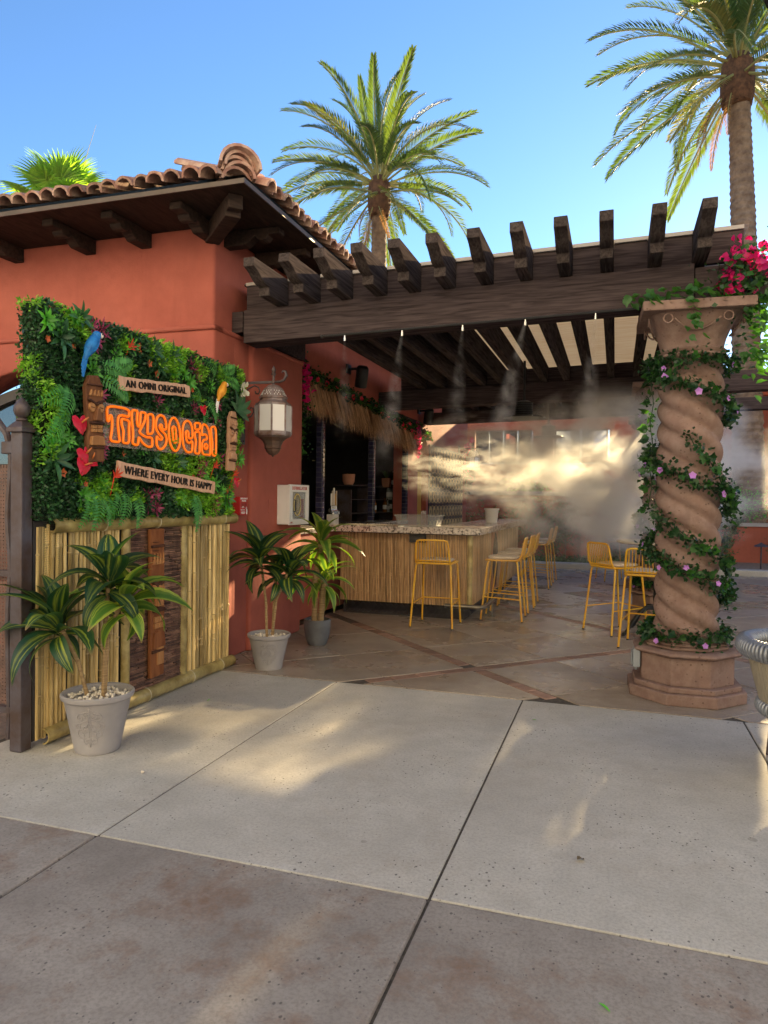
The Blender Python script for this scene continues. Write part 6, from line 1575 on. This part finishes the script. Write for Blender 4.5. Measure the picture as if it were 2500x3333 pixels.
mb = MB(); mb.box(.6,10,19.0,19.3,0,.92); obj('wall', mb, REDFAR, gw2, gI2); mb = MB(); mb.box(.6,10,18.94,19.34,.92,1.0); obj('coping', mb, CAPM, gw2, gI2); mb = MB(); mb.box(.6,10,20.0,20.3,0,1.42); obj('upper_wall', mb, REDFAR, gw2, gI2)
SHR = leafmat('grey green shrub leaf', (0.11,0.16,0.06), (0.05,0.09,0.035), .25, .5, .5)
def shrub(name, label, c, s_, n_, size, mat, cat='shrub'):
    t = thing(name, label, cat, (c[0], c[1], 0.05)); P = []
    cl = [(rnd.gauss(0,.55)*s_[0], rnd.gauss(0,.45)*s_[1], rnd.uniform(.2,.9)*s_[2]) for _ in range(14)]
    while len(P) < n_:
        q = rnd.choice(cl); p = Vector((rnd.gauss(q[0],s_[0]*.22), rnd.gauss(q[1],s_[1]*.25), rnd.gauss(q[2],s_[2]*.16)))
        if 0.02 < p.z+c[2]: P.append(p+Vector((0,0,c[2])))
    P = np.array(P); o = leafcloud('foliage', P, np.tile([0,-.5,.6],(n_,1)), size, mat, t, None, .9, .5)
    m_ = MB()
    for k in range(5): m_.tube([(rnd.gauss(0,.2)*s_[0],0,max(0,c[2])),(cl[k][0]*.6,cl[k][1]*.6,c[2]+cl[k][2]*.6),(cl[k][0],cl[k][1],c[2]+cl[k][2])],[.02,.014,.006],5)
    obj('stem', m_, TRK, t); return t
shrub('climbing_shrub', 'sparse climbing shrub on the garden wall behind the bar end', (-2.9,17.55,0), (1.0,.25,1.3), 2600, .07, SHR)
shrub('climbing_shrub', 'dense climbing shrub on the garden wall beside the red pier', (-1.3,17.5,0), (.7,.25,1.4), 2600, .07, SHR)
shrub('leafy_shrub', 'dark shrub right of the red pier under the mist', (.25,17.9,0), (.6,.4,1.3), 2200, .08, SHR)
shrub('green_bush', 'bright green bush on top of the far garden wall', (-2.2,18.9,1.45), (.42,.3,.6), 1500, .07, MID)
shrub('green_bush', 'green bush left of the big palm trunk in the gravel bed', (2.35,18.3,0), (.4,.3,1.25), 1500, .08, SHR)
shrub('green_bush', 'green bush behind the big palm trunk above the ledge', (2.7,19.6,.9), (.9,.3,.9), 1500, .08, MID)
shrub('green_bush', 'low green bush right of the big palm trunk', (4.2,18.4,0), (.6,.4,1.1), 1500, .08, SHR)
P = np.array([(rnd.uniform(-3.2,.2), rnd.uniform(16.4,17.6), .06+rnd.uniform(0,.10)*abs(mnoise.noise(Vector((k*.37,0,0))))*3) for k in range(2600)]); o = leafcloud('ground_cover', P, np.tile([0,-.3,1.],(len(P),1)), .07, SHR, None, None); 
tr = thing('shade_tree', 'leafy tree at the right edge of the gravel bed beside the big palm trunk', 'tree', (4.6,19.2,0)); P = []
cl = [(rnd.gauss(0,1.2), rnd.gauss(0,.7), 5.6+rnd.gauss(0,.5)) for _ in range(14)]
while len(P) < 1900:
    q = rnd.choice(cl); P.append((rnd.gauss(q[0],.32), rnd.gauss(q[1],.32), rnd.gauss(q[2],.25)))
P = np.array(P); o = leafcloud('crown', P, np.tile([0,-.2,.5],(len(P),1)), .12, SHR, tr, None)
m_ = MB(); m_.tube([(0,0,0),(.1,0,2.5),(0,0,3.8)], [.16,.12,.09], 10)
for q in cl[:9]: m_.tube([(0,0,3.7),(q[0]*.5,q[1]*.5,4.6),q], [.08,.05,.015], 6)
obj('trunk', m_, TRK, tr, smooth=True)
pl = thing('path_light', 'small mushroom shaped path light in the gravel bed', 'path light', (3.02,17.2,0.05))
mb = MB(); mb.tube([(0,0,0),(0,0,.5)], .018, 8); obj('stake', mb, IRON, pl); mb = MB(); mb.lathe([(.15,.49),(.13,.515),(.05,.55),(.01,.58)], 20); obj('shade', mb, IRON, pl, smooth=True)
# planters at the foot of the farther columns
for (x,y,lb) in ((.18,9.05,'green planting in front of the second column pedestal'),(.15,12.6,'green planting before the farthest column pedestal')):
    pass

# ------------------------------------------------------------------ woven chair at the right edge, umbrella reaching over it
WOV = pm('silver wrapped cord', (0.30,0.315,0.345), .3, (0.20,0.21,0.235), 20, metal=.35)
STRP = pm('beige woven strap', (0.32,0.275,0.20), .7, (0.31,0.265,0.19), 6, bump=.2, bscale=80)
ch = thing('woven_chair', 'round woven tub chair with silver wrapped rim cut off by the right edge', 'chair', (1.075,4.40,0), R_(0))
def wrapped(name, R, z, r, n, a0, a1, dz=0.0):
    m_ = MB(); pts = [(R*math.cos(a), R*math.sin(a), z+dz*math.cos(a)) for a in [a0+(a1-a0)*i/60 for i in range(61)]]; m_.tube(pts, r*.8, 8); o = obj(name, m_, STRP, ch)
    cm_ = MB(); cm_.tube([(0, r*math.cos(t), r*1.15*math.sin(t)) for t in [2*math.pi*i/12 for i in range(12)]], .0125, 6, closed=True); cm_ = cm_.mesh('cord', [WOV], smooth='all')
    for k in range(n):
        a = a0+(a1-a0)*(k+.5)/n; link('cord', cm_, o, Matrix.Translation((R*math.cos(a), R*math.sin(a), z+dz*math.cos(a))) @ Matrix.Rotation(a+math.pi/2,4,'Z') @ Matrix.Rotation(.22,4,'Z'))
wrapped('rim', .37, .665, .040, 80, R_(20), R_(340)); wrapped('lower_ring', .275, .335, .030, 60, 0, 2*math.pi)
for k in range(64):
    a = R_(22)+R_(316)*k/63; m_ = MB(); c, s = math.cos(a), math.sin(a); tx, ty = -s, c; vs_ = []
    for (R, z, w) in ((.365,.655,.013),(.335,.52,.013),(.285,.335,.011)):
        for o_ in (0,.005): vs_ += [(R*c-o_*c-tx*w, R*s-o_*s-ty*w, z),(R*c-o_*c+tx*w, R*s-o_*s+ty*w, z)]
    m_.add(vs_, [(0,1,5,4),(4,5,9,8),(2,6,7,3),(6,10,11,7),(0,4,6,2),(4,8,10,6),(1,3,7,5),(5,7,11,9)]); obj('strap', m_, STRP, ch)
mb = MB(); mb.lathe([(.25,.33),(.26,.36),(.26,.40),(.23,.43),(0,.435)], 32); obj('seat_cushion', mb, CUSH, ch, smooth=True)
for k in range(4):
    a = math.pi/4+k*math.pi/2; m_ = MB(); m_.tube([(.26*math.cos(a),.26*math.sin(a),.33),(.29*math.cos(a),.29*math.sin(a),0)], .014, 8); obj('leg', m_, IRON, ch)

um = thing('patio_umbrella', 'dark patio umbrella whose canopy edge just enters the top right corner', 'umbrella', (1.62,1.75,0))
UMB = pm('dark umbrella cloth', (0.03,0.03,0.035), .8); m_ = MB(); m_.lathe([(1.36,2.62),(1.36,2.67),(.7,2.95),(.02,3.2)], 8, cap=False); obj('canopy', m_, UMB, um)
m_ = MB(); m_.tube([(0,0,.06),(0,0,3.15)], .024, 10); obj('pole', m_, IRON, um); m_ = MB(); m_.lathe([(.3,0),(.3,.05),(.05,.07),(.05,.3)], 24); obj('base', m_, IRON, um)
for k in range(8): m_ = MB(); a = k*math.pi/4; m_.tube([(1.34*math.cos(a),1.34*math.sin(a),2.64),(.05*math.cos(a),.05*math.sin(a),3.14)], .01, 5); obj('rib', m_, IRON, um)
# ------------------------------------------------------------------ small things on the paving
lfm = MB(); lfm.blade(.06,.018,.5,.3,3); lfm = lfm.mesh('fallen_leaf',[MID])
DRY = leafmat('dry leaf',(0.16,0.11,0.06),(0.10,0.07,0.04),.1,.7,.3); lfd = MB(); lfd.blade(.045,.028,.9,.4,3); lfd = lfd.mesh('fallen_leaf',[DRY])
for (x,y,me,lb) in ((-.47,4.75,lfm,'small green leaf lying on the pale concrete near the slab joint'),(-.12,2.95,lfd,'dry brown leaf lying on the pale concrete'),(-2.72,4.43,lfm,'green leaf lying on the concrete before the bamboo screen'),(-.02,2.12,lfm,'tiny green leaf on the stained near slab')):
    o = link('fallen_leaf', me); o.matrix_world = TR(x,y,.012,0,0,rnd.uniform(0,6),1.0 if me is lfd else .65); tag(o, lb, 'leaf')
pb_ = link('pebble', pebms[0]); pb_.matrix_world = TR(-2.33,3.14,.008,0,0,0,1.3); tag(pb_, 'single white pebble lying on the concrete right of the large pot', 'pebble')

# ------------------------------------------------------------------ water mist
def vol(name, c, s_, mat, rot=(0,0,0)):
    m_ = MB(); m_.box(-1,1,-1,1,-1,1); o = link(name, m_.mesh(name,[mat])); o.matrix_world = Matrix.Translation(c) @ Euler(rot).to_matrix().to_4x4() @ Matrix.Diagonal((*s_,1)); stuff(o); return o
vol('mist', (.15,10.3,1.80), (1.9,3.0,1.30), volmat('mist cloud', 5.0, 2.9, .48, .66, .32, stretch=(1.0,.9,1.0), floor=.006))
vol('mist', (-1.7,11.0,2.0), (1.6,2.4,.85), volmat('mist wisps', 3.4, 3.2, .52, .66, .2, stretch=(.9,1.0,1.1)))
vol('mist', (-1.3,7.9,.75), (1.3,.8,.75), volmat('low mist', .35, 2.2, .45, .7, .3, floor=.05))
for i, x in enumerate(NOZ):
    m_ = MB(); m_.lathe([(.17,-1.15),(.012,0)], 12); o = obj('mist_jet', m_, volmat('mist jet', [8.0, 12.0, 9.0, 13.0, 12.0][i], 9.0, .38, .66, .4, shape='JET', floor=.0)); o.matrix_world = TR(x, 5.685, 2.80+tilt(x), R_(rnd.uniform(-5,6)), R_([2, 9, 5, 13, 4][i]), 0, [.8, 1.05, .9, 1.2, 1.0][i]); stuff(o)

# ------------------------------------------------------------------ unseen walls added behind the viewer to bounce sunlight into the courtyard
HW = stucco('pale blue bounce stucco', (0.62, 0.665, 0.74), (0.56, 0.605, 0.68))  # tinted blue so the warm sun bounces back as neutral fill
hb = thing('bounce_building', 'unseen pale blue grey building added behind the viewer to bounce fill light', 'building', (0,-7.5,0)); hI = Matrix.Translation((0,9,0))
mb = MB(); mb.box(-18,18,-9.6,-9,0,13); obj('wall', mb, HW, hb, hI); mb = MB(); mb.box(-16.3,18.3,-9.7,-8.85,13,13.3); obj('cornice', mb, HW, hb, hI)
mb = MB(); mb.box(0,17,-.6,0,0,13); obj('wall', mb, HW, hb, hI @ Matrix.Translation((5.0,-8.6,0)) @ Matrix.Rotation(R_(50),4,'Z'))  # angled wall added to bounce light onto the screen and paving
for k in range(11):
    for z in (1.0, 4.6):
        f = bpy.data.objects.new('window', None); C.objects.link(f); f.parent = hb; f.matrix_local = hI; x = -14.4+k*3.05
        mb = MB(); mb.box(x-.7,x+.7,-9.0,-8.96,z,z+1.7); obj('frame', mb, WINF, f); mb = MB(); mb.box(x-.62,x+.62,-8.958,-8.95,z+.08,z+1.62); obj('pane', mb, GLZ, f)
